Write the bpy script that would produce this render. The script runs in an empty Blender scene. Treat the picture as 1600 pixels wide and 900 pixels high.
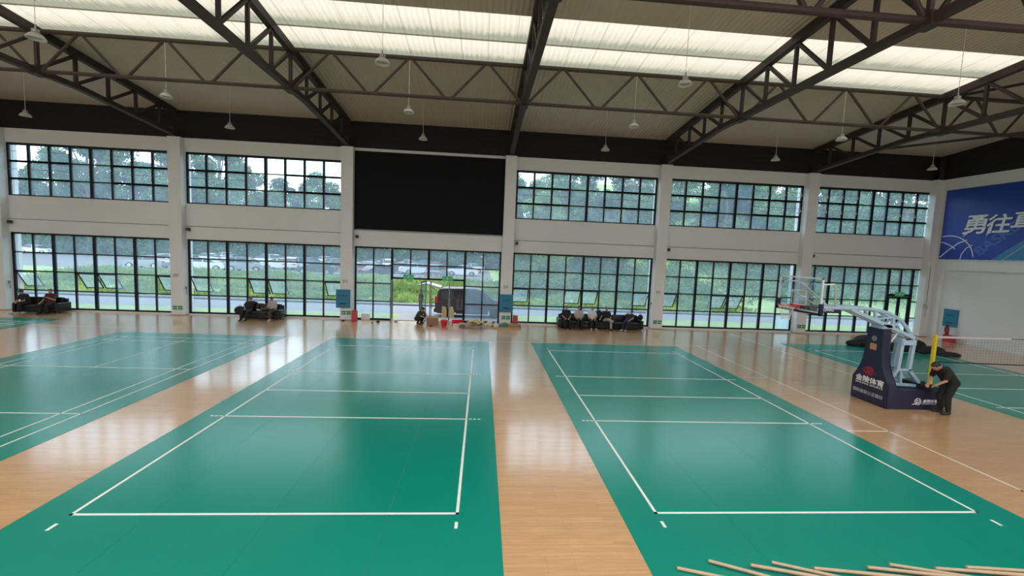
import bpy, bmesh, math, random
from mathutils import Vector, Matrix, Quaternion
R_ = math.radians
random.seed(7)
SC = bpy.context.scene
COL = SC.collection

# ------------------------------------------------------------------ camera
CAMP = Vector((6.241, -6.723, 4.342))
yaw, pitch, roll = 0.0718, 0.0842, 0.0412
_f = Vector((math.sin(yaw)*math.cos(pitch), math.cos(yaw)*math.cos(pitch), -math.sin(pitch)))
_r = Vector((math.cos(yaw), -math.sin(yaw), 0)); _u = _r.cross(_f)
rt = math.cos(roll)*_r + math.sin(roll)*_u
up = -math.sin(roll)*_r + math.cos(roll)*_u
cd = bpy.data.cameras.new('camera'); cam = bpy.data.objects.new('camera', cd); COL.objects.link(cam)
cd.sensor_width = 36; cd.lens = 667.5/1600*36; cd.clip_end = 600; cd.clip_start = .05
m = Matrix((rt, up, -_f)).transposed().to_4x4(); m.translation = CAMP
cam.matrix_world = m
SC.camera = cam

# ------------------------------------------------------------------ world (overcast sky) and exposure
W = bpy.data.worlds.new('overcast_sky'); SC.world = W; W.use_nodes = True
nt = W.node_tree; nt.nodes.clear()
wo = nt.nodes.new('ShaderNodeOutputWorld'); bg = nt.nodes.new('ShaderNodeBackground')
tc = nt.nodes.new('ShaderNodeTexCoord'); ns = nt.nodes.new('ShaderNodeTexNoise'); cr = nt.nodes.new('ShaderNodeValToRGB')
ns.inputs['Scale'].default_value = 2.2; ns.inputs['Detail'].default_value = 5
cr.color_ramp.elements[0].position = .35; cr.color_ramp.elements[0].color = (.68, .83, 1, 1)
cr.color_ramp.elements[1].position = .7; cr.color_ramp.elements[1].color = (.97, .99, 1, 1)
nt.links.new(tc.outputs['Generated'], ns.inputs['Vector']); nt.links.new(ns.outputs['Fac'], cr.inputs['Fac'])
nt.links.new(cr.outputs['Color'], bg.inputs['Color']); bg.inputs['Strength'].default_value = 4.3
nt.links.new(bg.outputs['Background'], wo.inputs['Surface'])
SKYLIGHT_GLOW = 1.0
# added fill lights at roof height out of view; no skylights are modelled there
def area_light(name, loc, rot, sx, sy, power, col=(.96, .98, 1)):
    ld = bpy.data.lights.new(name, 'AREA'); ld.shape = 'RECTANGLE'; ld.size = sx; ld.size_y = sy; ld.energy = power; ld.color = col
    lo = bpy.data.objects.new(name, ld); COL.objects.link(lo); lo.location = loc; lo.rotation_euler = rot
    return lo
area_light('added_fill_light', (1, -3.4, 13.2), (R_(-5), 0, 0), 62, 3.0, 3300)
area_light('added_fill_light', (1, -10.6, 13.7), (R_(-5), 0, 0), 62, 3.0, 3600)

SC.view_settings.view_transform = 'Standard'; SC.view_settings.look = 'None'
SC.view_settings.exposure = 0.08; SC.view_settings.gamma = 1; SC.view_settings.use_curve_mapping = False
SC.cycles.use_denoising = True
SC.cycles.max_bounces = 10; SC.cycles.diffuse_bounces = 5; SC.cycles.glossy_bounces = 3
SC.cycles.transmission_bounces = 6; SC.cycles.transparent_max_bounces = 16
SC.cycles.sample_clamp_indirect = 6

# ------------------------------------------------------------------ helpers
def tag(o, label=None, cat=None, group=None, kind=None):
    if label: o['label'] = label
    if cat: o['category'] = cat
    if group: o['group'] = group
    if kind: o['kind'] = kind
    return o

def empty(name, loc=(0, 0, 0), rz=0.0, label=None, cat=None, group=None, kind=None):
    o = bpy.data.objects.new(name, None); COL.objects.link(o)
    o.location = loc; o.rotation_euler = (0, 0, rz); o.empty_display_size = .2
    return tag(o, label, cat, group, kind)

class MB:
    def __init__(s): s.bm = bmesh.new()
    def box(s, x0, x1, y0, y1, z0, z1, bevel=0):
        vs = [s.bm.verts.new((x, y, z)) for z in (z0, z1) for y in (y0, y1) for x in (x0, x1)]
        q = [(0, 2, 3, 1), (4, 5, 7, 6), (0, 1, 5, 4), (2, 6, 7, 3), (0, 4, 6, 2), (1, 3, 7, 5)]
        fs = [s.bm.faces.new([vs[i] for i in f]) for f in q]
        if bevel:
            es = list({e for f in fs for e in f.edges})
            bmesh.ops.bevel(s.bm, geom=es, offset=bevel, segments=3, affect='EDGES', profile=.5)
        return s
    def boxm(s, sx, sy, sz, M, bevel=0):
        n = len(s.bm.verts); s.box(-sx/2, sx/2, -sy/2, sy/2, -sz/2, sz/2, bevel)
        s.bm.verts.ensure_lookup_table()
        bmesh.ops.transform(s.bm, matrix=M, verts=s.bm.verts[n:])
        return s
    def bar(s, a, b, w, h=None, upv=(0, 0, 1)):
        a = Vector(a); b = Vector(b); h = h or w; d = (b-a); L = d.length; d.normalize()
        u = Vector(upv)
        if abs(u.dot(d)) > .95: u = Vector((1, 0, 0)) if abs(d.x) < .9 else Vector((0, 1, 0))
        x = d.cross(u).normalized(); z = x.cross(d).normalized()
        M = Matrix((x, d, z)).transposed().to_4x4(); M.translation = (a+b)/2
        return s.boxm(w, L, h, M)
    def tube(s, pts, r, seg=10, closed=False, r1=None, caps=True):
        pts = [Vector(p) for p in pts]; n = len(pts); rings = []
        prev = None
        for i, p in enumerate(pts):
            if closed: t = pts[(i+1) % n]-pts[i-1]
            else: t = pts[min(i+1, n-1)]-pts[max(i-1, 0)]
            t.normalize()
            if prev is None:
                a = Vector((0, 0, 1)) if abs(t.z) < .9 else Vector((1, 0, 0))
                x = t.cross(a).normalized()
            else: x = (prev - t*prev.dot(t)).normalized()
            prev = x; y = t.cross(x)
            rr = r if r1 is None else r+(r1-r)*i/max(1, n-1)
            if isinstance(r, (list, tuple)): rr = r[i]
            rings.append([s.bm.verts.new(p+rr*(math.cos(k*2*math.pi/seg)*x+math.sin(k*2*math.pi/seg)*y)) for k in range(seg)])
        for i in range(n if closed else n-1):
            A, B = rings[i], rings[(i+1) % n]
            for k in range(seg): s.bm.faces.new((A[k], A[(k+1) % seg], B[(k+1) % seg], B[k]))
        if not closed and caps:
            s.bm.faces.new(rings[0][::-1]); s.bm.faces.new(rings[-1])
        return s
    def lathe(s, prof, seg=24, c=(0, 0, 0), axis='z'):
        rings = []
        for r, z in prof:
            ring = []
            for k in range(seg):
                a = 2*math.pi*k/seg; p = (r*math.cos(a), r*math.sin(a), z)
                if axis == 'y': p = (p[0], p[2], p[1])
                if axis == 'x': p = (p[2], p[0], p[1])
                ring.append(s.bm.verts.new((c[0]+p[0], c[1]+p[1], c[2]+p[2])))
            rings.append(ring)
        for A, B in zip(rings, rings[1:]):
            for k in range(seg): s.bm.faces.new((A[k], A[(k+1) % seg], B[(k+1) % seg], B[k]))
        if prof[0][0] > 1e-4: s.bm.faces.new(rings[0][::-1])
        if prof[-1][0] > 1e-4: s.bm.faces.new(rings[-1])
        return s
    def prism(s, poly, a0, a1, plane='xz'):
        """extrude a 2-D outline along the missing axis from a0 to a1"""
        def P(u, v, w):
            return {'xz': (u, w, v), 'yz': (w, u, v), 'xy': (u, v, w)}[plane]
        A = [s.bm.verts.new(P(u, v, a0)) for u, v in poly]; B = [s.bm.verts.new(P(u, v, a1)) for u, v in poly]
        s.bm.faces.new(A); s.bm.faces.new(B[::-1]); n = len(poly)
        for i in range(n): s.bm.faces.new((A[i], B[i], B[(i+1) % n], A[(i+1) % n]))
        return s
    def ball(s, c, r, sub=2, M=None):
        """r may be (rx,ry,rz)"""
        r = r if isinstance(r, (list, tuple)) else (r, r, r)
        X = Matrix.Translation(c) @ (M or Matrix.Identity(4)) @ Matrix.Diagonal((*r, 1))
        bmesh.ops.create_icosphere(s.bm, subdivisions=sub, radius=1, matrix=X); return s
    def capsule(s, a, b, ra, rb, seg=12):
        a = Vector(a); b = Vector(b); d = b-a; L = d.length
        if L < 1e-5: return s.ball(a, ra)
        d.normalize(); pts = []; rs = []
        for t in (-.97, -.8, -.5, 0): pts.append(a+d*ra*t); rs.append(ra*math.sqrt(1-t*t))
        for t in (0, .5, .8, .97): pts.append(b+d*rb*t); rs.append(rb*math.sqrt(1-t*t))
        return s.tube(pts, rs, seg)
    def build(s, name, mat, parent=None, smooth=False, loc=None, sharp=None):
        bmesh.ops.recalc_face_normals(s.bm, faces=s.bm.faces[:])
        me = bpy.data.meshes.new(name); s.bm.to_mesh(me); s.bm.free()
        me.materials.append(mat)
        if smooth:
            for p in me.polygons: p.use_smooth = True
            if sharp:
                try: me.set_sharp_from_angle(angle=R_(sharp))
                except Exception: pass
        o = bpy.data.objects.new(name, me); COL.objects.link(o)
        if parent: o.parent = parent
        if loc: o.location = loc
        return o

def copy_tree(o, parent=None):
    c = o.copy(); COL.objects.link(c)
    if parent: c.parent = parent; c.matrix_parent_inverse = o.matrix_parent_inverse.copy()
    for ch in list(o.children): copy_tree(ch, c)
    return c

def mat(name, col, rough=.5, metal=0.0, spec=.5, noise=None, bump=None, emit=None, estr=1.0, coat=0):
    m = bpy.data.materials.new(name); m.use_nodes = True; nt = m.node_tree; b = nt.nodes['Principled BSDF']
    b.inputs['Base Color'].default_value = (*col, 1); b.inputs['Roughness'].default_value = rough
    b.inputs['Metallic'].default_value = metal; b.inputs['Specular IOR Level'].default_value = spec
    if coat: b.inputs['Coat Weight'].default_value = coat
    tcn = nt.nodes.new('ShaderNodeTexCoord')
    n = noise or (6.0, .06)
    nz = nt.nodes.new('ShaderNodeTexNoise'); nz.inputs['Scale'].default_value = n[0]; nz.inputs['Detail'].default_value = 4
    nt.links.new(tcn.outputs['Object'], nz.inputs['Vector'])
    mx = nt.nodes.new('ShaderNodeMix'); mx.data_type = 'RGBA'
    a = n[1]
    mx.inputs[6].default_value = (*[max(0, c*(1-a)) for c in col], 1); mx.inputs[7].default_value = (*[min(1, c*(1+a)) for c in col], 1)
    nt.links.new(nz.outputs['Fac'], mx.inputs[0]); nt.links.new(mx.outputs[2], b.inputs['Base Color'])
    if bump:
        bp = nt.nodes.new('ShaderNodeBump'); bn = nt.nodes.new('ShaderNodeTexNoise')
        bn.inputs['Scale'].default_value = bump[0]; bp.inputs['Strength'].default_value = bump[1]
        nt.links.new(tcn.outputs['Object'], bn.inputs['Vector']); nt.links.new(bn.outputs['Fac'], bp.inputs['Height'])
        nt.links.new(bp.outputs['Normal'], b.inputs['Normal'])
    if emit:
        b.inputs['Emission Color'].default_value = (*emit, 1); b.inputs['Emission Strength'].default_value = estr
    return m

def N(nt, t, **kw):
    n = nt.nodes.new(t)
    for k, v in kw.items():
        if k in n.inputs: n.inputs[k].default_value = v
        else: setattr(n, k, v)
    return n

def wood_floor_mat():
    m = bpy.data.materials.new('maple_floor'); m.use_nodes = True; nt = m.node_tree; b = nt.nodes['Principled BSDF']
    tc = N(nt, 'ShaderNodeTexCoord')
    br = N(nt, 'ShaderNodeTexBrick', Scale=1.0); br.inputs['Brick Width'].default_value = 1.1; br.inputs['Row Height'].default_value = .075
    br.inputs['Mortar Size'].default_value = .0016; br.inputs['Mortar Smooth'].default_value = .3
    br.inputs['Color1'].default_value = (.66, .4, .2, 1); br.inputs['Color2'].default_value = (.58, .345, .165, 1)
    br.inputs['Mortar'].default_value = (.3, .16, .08, 1); br.offset_frequency = 2; br.offset = .37
    mp = N(nt, 'ShaderNodeMapping'); mp.inputs['Scale'].default_value = (1.2, 14, 1)
    nz = N(nt, 'ShaderNodeTexNoise', Scale=2.0, Detail=6.0)
    mx = N(nt, 'ShaderNodeMix', data_type='RGBA', blend_type='MULTIPLY'); mx.inputs[0].default_value = .45
    rp = N(nt, 'ShaderNodeValToRGB'); rp.color_ramp.elements[0].position = .3; rp.color_ramp.elements[0].color = (.72, .66, .6, 1)
    rp.color_ramp.elements[1].position = .65; rp.color_ramp.elements[1].color = (1.1, 1.08, 1.06, 1)
    nt.links.new(tc.outputs['Object'], br.inputs['Vector']); nt.links.new(tc.outputs['Object'], mp.inputs['Vector'])
    nt.links.new(mp.outputs['Vector'], nz.inputs['Vector']); nt.links.new(nz.outputs['Fac'], rp.inputs['Fac'])
    nt.links.new(br.outputs['Color'], mx.inputs[6]); nt.links.new(rp.outputs['Color'], mx.inputs[7])
    nt.links.new(mx.outputs[2], b.inputs['Base Color'])
    b.inputs['Roughness'].default_value = .28; b.inputs['IOR'].default_value = 1.55; b.inputs['Coat Weight'].default_value = .9; b.inputs['Coat Roughness'].default_value = .13; b.inputs['Coat IOR'].default_value = 1.8
    # slight waviness of the varnish, stretching reflections along the boards
    mp2 = N(nt, 'ShaderNodeMapping'); mp2.inputs['Scale'].default_value = (.8, 13, 1)
    nz2 = N(nt, 'ShaderNodeTexNoise', Scale=1.0, Detail=2.0)
    bp = N(nt, 'ShaderNodeBump', Strength=.025, Distance=.02)
    nt.links.new(tc.outputs['Object'], mp2.inputs['Vector']); nt.links.new(mp2.outputs['Vector'], nz2.inputs['Vector'])
    nt.links.new(nz2.outputs['Fac'], bp.inputs['Height']); nt.links.new(bp.outputs['Normal'], b.inputs['Normal'])
    return m

def mat_green(name, col):
    m = mat(name, col, rough=.23, spec=.5, noise=(1.3, .06), bump=(420, .05)); m.node_tree.nodes['Principled BSDF'].inputs['IOR'].default_value = 1.6
    return m

def glass_mat(name, tint=(.82, .88, .9), haze=.085, haze_col=(.62, .82, 1.0), gloss=.03):
    m = bpy.data.materials.new(name); m.use_nodes = True; nt = m.node_tree; nt.nodes.clear()
    out = N(nt, 'ShaderNodeOutputMaterial'); tr = N(nt, 'ShaderNodeBsdfTransparent'); tr.inputs['Color'].default_value = (*tint, 1)
    gl = N(nt, 'ShaderNodeBsdfGlossy'); gl.inputs['Roughness'].default_value = .02
    tl = N(nt, 'ShaderNodeBsdfTranslucent'); tl.inputs['Color'].default_value = (*haze_col, 1)  # bluish veil mixed into the panes stands in for outdoor air haze
    m1 = N(nt, 'ShaderNodeMixShader'); m1.inputs[0].default_value = haze
    m2 = N(nt, 'ShaderNodeMixShader'); m2.inputs[0].default_value = gloss
    nz = N(nt, 'ShaderNodeTexNoise', Scale=1.4, Detail=5.0); tc = N(nt, 'ShaderNodeTexCoord')
    mr = N(nt, 'ShaderNodeMapRange'); mr.inputs[3].default_value = haze*.5; mr.inputs[4].default_value = haze*1.6
    nt.links.new(tc.outputs['Object'], nz.inputs['Vector']); nt.links.new(nz.outputs['Fac'], mr.inputs[0]); nt.links.new(mr.outputs[0], m1.inputs[0])
    nt.links.new(tr.outputs[0], m1.inputs[1]); nt.links.new(tl.outputs[0], m1.inputs[2])
    nt.links.new(m1.outputs[0], m2.inputs[1]); nt.links.new(gl.outputs[0], m2.inputs[2])
    nt.links.new(m2.outputs[0], out.inputs['Surface'])
    return m

def sheet_mat(name, col, pitch, amt, rough=.6, axis=0):
    """profiled metal sheeting: ribs running along Y (axis=0) or along X (axis=1)"""
    m = mat(name, col, rough=rough, noise=(.5, .1)); nt = m.node_tree; b = nt.nodes['Principled BSDF']
    tc = N(nt, 'ShaderNodeTexCoord'); sp = N(nt, 'ShaderNodeSeparateXYZ'); nt.links.new(tc.outputs['Object'], sp.inputs[0])
    mu = N(nt, 'ShaderNodeMath', operation='MULTIPLY'); mu.inputs[1].default_value = 2*math.pi/pitch
    si = N(nt, 'ShaderNodeMath', operation='SINE'); nt.links.new(sp.outputs[axis], mu.inputs[0]); nt.links.new(mu.outputs[0], si.inputs[0])
    bp = N(nt, 'ShaderNodeBump', Strength=amt, Distance=.05); nt.links.new(si.outputs[0], bp.inputs['Height']); nt.links.new(bp.outputs['Normal'], b.inputs['Normal'])
    return m

def skylight_mat():
    """translucent ribbed sheet glowing with daylight; purlin shade and grime are painted in towards every lower lap"""
    m = bpy.data.materials.new('skylight_sheet'); m.use_nodes = True; nt = m.node_tree; b = nt.nodes['Principled BSDF']
    tc = N(nt, 'ShaderNodeTexCoord'); sp = N(nt, 'ShaderNodeSeparateXYZ'); nt.links.new(tc.outputs['Object'], sp.inputs[0])
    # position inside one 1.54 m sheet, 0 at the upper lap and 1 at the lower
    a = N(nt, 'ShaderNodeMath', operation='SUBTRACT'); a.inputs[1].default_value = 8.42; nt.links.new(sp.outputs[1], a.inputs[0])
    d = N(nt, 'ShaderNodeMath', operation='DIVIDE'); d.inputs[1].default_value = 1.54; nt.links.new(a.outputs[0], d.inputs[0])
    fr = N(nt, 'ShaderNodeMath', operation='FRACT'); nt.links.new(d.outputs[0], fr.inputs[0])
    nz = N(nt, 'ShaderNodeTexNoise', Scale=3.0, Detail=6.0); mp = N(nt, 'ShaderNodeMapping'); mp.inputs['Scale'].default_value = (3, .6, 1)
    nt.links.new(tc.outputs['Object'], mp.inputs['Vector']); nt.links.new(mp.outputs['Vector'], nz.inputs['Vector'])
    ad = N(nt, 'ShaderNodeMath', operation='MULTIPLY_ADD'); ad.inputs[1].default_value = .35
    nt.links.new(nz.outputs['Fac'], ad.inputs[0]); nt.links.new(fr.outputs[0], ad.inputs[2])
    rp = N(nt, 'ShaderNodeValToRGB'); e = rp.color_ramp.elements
    e[0].position = .45; e[0].color = (.92, .86, .72, 1); e[1].position = 1.05; e[1].color = (.34, .36, .28, 1)  # darker ramp end paints in the purlin's shade along with grime
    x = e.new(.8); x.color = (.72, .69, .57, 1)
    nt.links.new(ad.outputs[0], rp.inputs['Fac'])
    # ribs
    w = N(nt, 'ShaderNodeMath', operation='MULTIPLY'); w.inputs[1].default_value = 2*math.pi/.2; nt.links.new(sp.outputs[0], w.inputs[0])
    s = N(nt, 'ShaderNodeMath', operation='SINE'); nt.links.new(w.outputs[0], s.inputs[0])
    mr = N(nt, 'ShaderNodeMapRange'); mr.inputs[1].default_value = -1; mr.inputs[2].default_value = 1; mr.inputs[3].default_value = .9; mr.inputs[4].default_value = 1.03
    nt.links.new(s.outputs[0], mr.inputs[0])
    # side laps each 1.03 m
    w2 = N(nt, 'ShaderNodeMath', operation='DIVIDE'); w2.inputs[1].default_value = 1.03; nt.links.new(sp.outputs[0], w2.inputs[0])
    f2 = N(nt, 'ShaderNodeMath', operation='FRACT'); nt.links.new(w2.outputs[0], f2.inputs[0])
    l2 = N(nt, 'ShaderNodeMath', operation='LESS_THAN'); l2.inputs[1].default_value = .035; nt.links.new(f2.outputs[0], l2.inputs[0])
    q = N(nt, 'ShaderNodeMath', operation='MULTIPLY_ADD'); q.inputs[1].default_value = -.32; nt.links.new(l2.outputs[0], q.inputs[0]); nt.links.new(mr.outputs[0], q.inputs[2])
    st = N(nt, 'ShaderNodeMath', operation='MULTIPLY'); st.inputs[1].default_value = SKYLIGHT_GLOW; nt.links.new(q.outputs[0], st.inputs[0])
    nt.links.new(rp.outputs['Color'], b.inputs['Emission Color']); nt.links.new(st.outputs[0], b.inputs['Emission Strength'])
    b.inputs['Base Color'].default_value = (.3, .3, .27, 1); b.inputs['Roughness'].default_value = .7
    return m

def leaf_mat(name, c1, c2, scale=.6):
    m = bpy.data.materials.new(name); m.use_nodes = True; nt = m.node_tree; nt.nodes.clear()
    out = N(nt, 'ShaderNodeOutputMaterial'); df = N(nt, 'ShaderNodeBsdfDiffuse'); tl = N(nt, 'ShaderNodeBsdfTranslucent')
    tc = N(nt, 'ShaderNodeTexCoord'); nz = N(nt, 'ShaderNodeTexNoise', Scale=scale, Detail=5.0, Roughness=.7)
    oi = N(nt, 'ShaderNodeObjectInfo')
    ad = N(nt, 'ShaderNodeMath', operation='MULTIPLY_ADD'); ad.inputs[1].default_value = .3
    sb = N(nt, 'ShaderNodeMath', operation='SUBTRACT'); sb.inputs[1].default_value = .15
    rp = N(nt, 'ShaderNodeValToRGB'); rp.color_ramp.elements[0].position = .3; rp.color_ramp.elements[1].position = .68
    rp.color_ramp.elements[0].color = (*c1, 1); rp.color_ramp.elements[1].color = (*c2, 1)
    mx = N(nt, 'ShaderNodeMixShader'); mx.inputs[0].default_value = .35
    nt.links.new(tc.outputs['Object'], nz.inputs['Vector'])
    nt.links.new(oi.outputs['Random'], ad.inputs[0]); nt.links.new(nz.outputs['Fac'], ad.inputs[2]); nt.links.new(ad.outputs[0], sb.inputs[0])
    nt.links.new(sb.outputs[0], rp.inputs['Fac'])
    nt.links.new(rp.outputs['Color'], df.inputs['Color']); nt.links.new(rp.outputs['Color'], tl.inputs['Color'])
    nt.links.new(df.outputs[0], mx.inputs[1]); nt.links.new(tl.outputs[0], mx.inputs[2]); nt.links.new(mx.outputs[0], out.inputs['Surface'])
    return m

M = {}
M['wall'] = mat('white_plaster', (.69, .7, .7), .8, noise=(.35, .06))
M['floor'] = wood_floor_mat()
M['ceil'] = sheet_mat('beige_roof_sheet', (.47, .415, .345), .2, .3)
M['band'] = sheet_mat('black_cladding', (.007, .005, .008), .3, .1, rough=.8, axis=2)
M['steel'] = mat('brown_painted_steel', (.042, .028, .026), .6, spec=.3, noise=(2, .2))
M['steel2'] = mat('brown_painted_tube', (.06, .046, .036), .6, spec=.3, noise=(2, .2))
M['frame'] = mat('dark_window_frame', (.006, .009, .013), .5, spec=.25)
M['glass'] = glass_mat('window_glass')
M['clear'] = glass_mat('clear_glass', haze=.03, gloss=.1)
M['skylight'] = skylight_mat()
M['mat'] = mat_green('green_court_mat', (.0, .235, .165))
M['line'] = mat('white_court_line', (.78, .8, .76), .45)
M['line2'] = mat('cream_floor_line', (.75, .66, .55), .35)
M['black'] = mat('black_plastic', (.012, .012, .013), .4)
M['screen'] = mat('black_screen', (.006, .006, .008), .7, spec=.15)
M['silver'] = mat('brushed_aluminium', (.25, .26, .27), .4, metal=.6)
M['white'] = mat('white_plastic', (.7, .7, .68), .45)
M['film'] = glass_mat('white_window_film', tint=(.8, .9, 1), haze=.55, haze_col=(.6, .72, .8), gloss=.05)
M['blue'] = mat('cyan_blue_panel', (.018, .18, .3), .45)
M['bluedark'] = mat('dark_blue_print', (.004, .045, .09), .5)
M['red'] = mat('red_enamel', (.42, .02, .04), .35)
M['green_lit'] = mat('green_sign_glow', (.02, .35, .12), .4, emit=(.08, .75, .25), estr=.08)
M['sign_green'] = mat('green_sign', (.02, .27, .13), .4)
M['sofa'] = mat('black_leather', (.011, .010, .012), .33, bump=(60, .1), spec=.3)
M['grass'] = mat('grass_ground', (.22, .3, .1), .9, noise=(.5, .35), bump=(8, .6))
M['road'] = mat('grey_road', (.17, .17, .2), .8, noise=(3, .1))
M['kerb'] = mat('kerb_stone', (.1, .105, .13), .8)
M['apron'] = mat('concrete_apron', (.24, .235, .24), .8)
M['asphalt'] = mat('parking_gravel', (.13, .13, .14), .9)
M['trunk'] = mat('tree_bark', (.11, .09, .07), .9)
M['leaf_a'] = leaf_mat('leaf_green', (.03, .07, .045), (.16, .26, .12))
M['leaf_b'] = leaf_mat('leaf_dark', (.025, .055, .045), (.11, .19, .11))
M['leaf_c'] = leaf_mat('leaf_fresh', (.05, .11, .04), (.22, .33, .12))
M['weed'] = leaf_mat('bank_weeds', (.15, .24, .08), (.44, .52, .22), .25)

# ------------------------------------------------------------------ dimensions
COLX = [-20.064, -10.801, -1.538, 7.724, 16.987, 26.25, 35.51]
YC, YW = 18.4, 18.8           # pillar fronts, window wall
HC = 9.9                      # wall top
XL, XR = -33.0, 34.77
YB = -15.0
def roof(y): return 13.07-.09*y

# ------------------------------------------------------------------ room shell
def struct(o): o['kind'] = 'structure'; return o
struct(MB().box(XL, XR+.4, YB, YW+.25, -.2, 0).build('floor', M['floor']))

# far wall with its window openings, built from strips around the openings
wins_low = []; wins_up = []
mb = MB(); T = .3
def opening(i): return COLX[i]+.36, min(COLX[i+1]-.36, 34.5)
ups = {0: 1, 1: 1, 3: 1, 4: 1, 5: 1}
mb.box(XL, COLX[0]+.36, YW, YW+T, 0, HC)
for i in range(6):
    a, b = opening(i)
    mb.box(a, b, YW, YW+T, 4.31, 6.31 if i in ups else HC)
    if i in ups: mb.box(a, b, YW, YW+T, 9.15, HC)
    if i != 2: mb.box(a, b, YW, YW+T, -.15, .07)
    else: mb.box(a, b, YW, YW+T, -.15, 0.0)
    nb = COLX[i+1]+.36 if i < 5 else XR+.4
    mb.box(b, nb, YW, YW+T, 0, HC)
struct(mb.build('wall_far', M['wall']))
# groove / ledge line of the tie beam between the window rows
mb = MB()
for i in range(6):
    a = COLX[i]+.33; b = COLX[i+1]-.33 if i < 5 else 34.25
    if i != 2: mb.box(a, b, YW-.035, YW, 4.33, 5.02)
    else: mb.box(a, b, YW-.035, YW, 4.33, 5.22)
struct(mb.build('trim_1', M['wall']))
mb = MB()
for i in range(6):
    a = COLX[i]+.335; b = COLX[i+1]-.335 if i < 5 else 34.245
    z = 5.02 if i != 2 else 5.22
    mb.box(a, b, YW-.03, YW-.002, z+.002, z+.035)
struct(mb.build('gap_shade_strip', mat('painted_gap_shade', (.2, .195, .18), .9)))  # grey strip painted in for the shade of the gap above the ledge
# outer pilasters of the facade
mb = MB()
for i, x in enumerate(COLX): mb.box(x-.36, x+.3 if i else x+.38, YW+T+.002, YW+T+.22, -.5, 10.5)
struct(mb.build('wall_outer_pilasters', mat('outer_plaster', (.7, .7, .7), .8)))
# right wall: beam strip above a slightly recessed lower wall
mb = MB()
mb.box(XR, XR+.4, YB, YW, 4.33, HC)
mb.box(XR+.12, XR+.4, YB, 17.9, 0, 4.33)
mb.box(XR, XR+.4, 17.9, YW, 0, 4.33)
struct(mb.build('wall_right', M['wall']))
struct(MB().box(XR+.09, XR+.12, YB, 17.9, 0, .1).build('baseboard_right', M['wall']))
struct(MB().box(XL-.3, XL, YB, YW+.3, 0, 14).build('wall_left', M['wall']))
struct(MB().box(XL, XR+.4, YB-.3, YB, 0, 14.6).build('wall_back', M['wall']))
# black cladding band between wall top and roof
mb = MB()
mb.box(XL, XR+.3, YW, YW+.3, HC, roof(YW)+.05)
mb.prism([(YW+.3, HC), (YB, HC), (YB, roof(YB)), (YW+.3, roof(YW+.3))], XR, XR+.3, 'yz')
struct(mb.build('wall_upper', M['band']))
# roof sheeting with openings for the skylight strips
SKY0, SKY1, SKYX = 8.42, 11.5, 26.25
def roof_piece(mb, x0, x1, y0, y1, t=.08):
    mb.prism([(y0, roof(y0)), (y1, roof(y1)), (y1, roof(y1)+t), (y0, roof(y0)+t)], x0, x1, 'yz')
mb = MB()
roof_piece(mb, XL, XR+.4, SKY1, YW+.3); roof_piece(mb, XL, XR+.4, YB, SKY0); roof_piece(mb, SKYX, XR+.4, SKY0, SKY1)
struct(mb.build('ceiling', M['ceil']))
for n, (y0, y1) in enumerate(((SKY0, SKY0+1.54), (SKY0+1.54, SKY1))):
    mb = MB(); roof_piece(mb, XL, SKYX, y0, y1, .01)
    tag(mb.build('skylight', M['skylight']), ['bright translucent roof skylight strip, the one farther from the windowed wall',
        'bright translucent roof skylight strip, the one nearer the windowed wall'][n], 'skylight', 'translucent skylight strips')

# ------------------------------------------------------------------ pillars
posn = ['far left', 'left of the middle-left sofa', 'left of the black screen', 'right of the black screen', 'right of the long black sofas', 'behind the basketball backboard']
lab = ['white square wall pillar at the left edge of the photo', 'white square wall pillar between the two leftmost window bays',
       'white square wall pillar at the left side of the black screen', 'white square wall pillar at the right side of the black screen',
       'white square wall pillar just right of the long black sofas', 'white square wall pillar behind the basketball backboard',
       'white corner pillar where the windowed wall meets the banner wall']
for i, x in enumerate(COLX):
    mb = MB()
    x0, x1 = (x-.33, x+.33) if i < 6 else (34.25, XR-.002)
    mb.box(x0, x1, YC, YW-.001, 0.002, 9.863 if i < 6 else HC-.01)
    p = mb.build('pillar', M['wall']); tag(p, lab[i], 'pillar', 'white wall pillars')
    MB().box(x0-.008, x1+(.008 if i < 6 else 0), YC-.008, YW-.002, .003, .05).build('plinth', mat('plinth_wood', (.4, .3, .22), .5) if i == 0 else bpy.data.materials['plinth_wood'], p)

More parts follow.
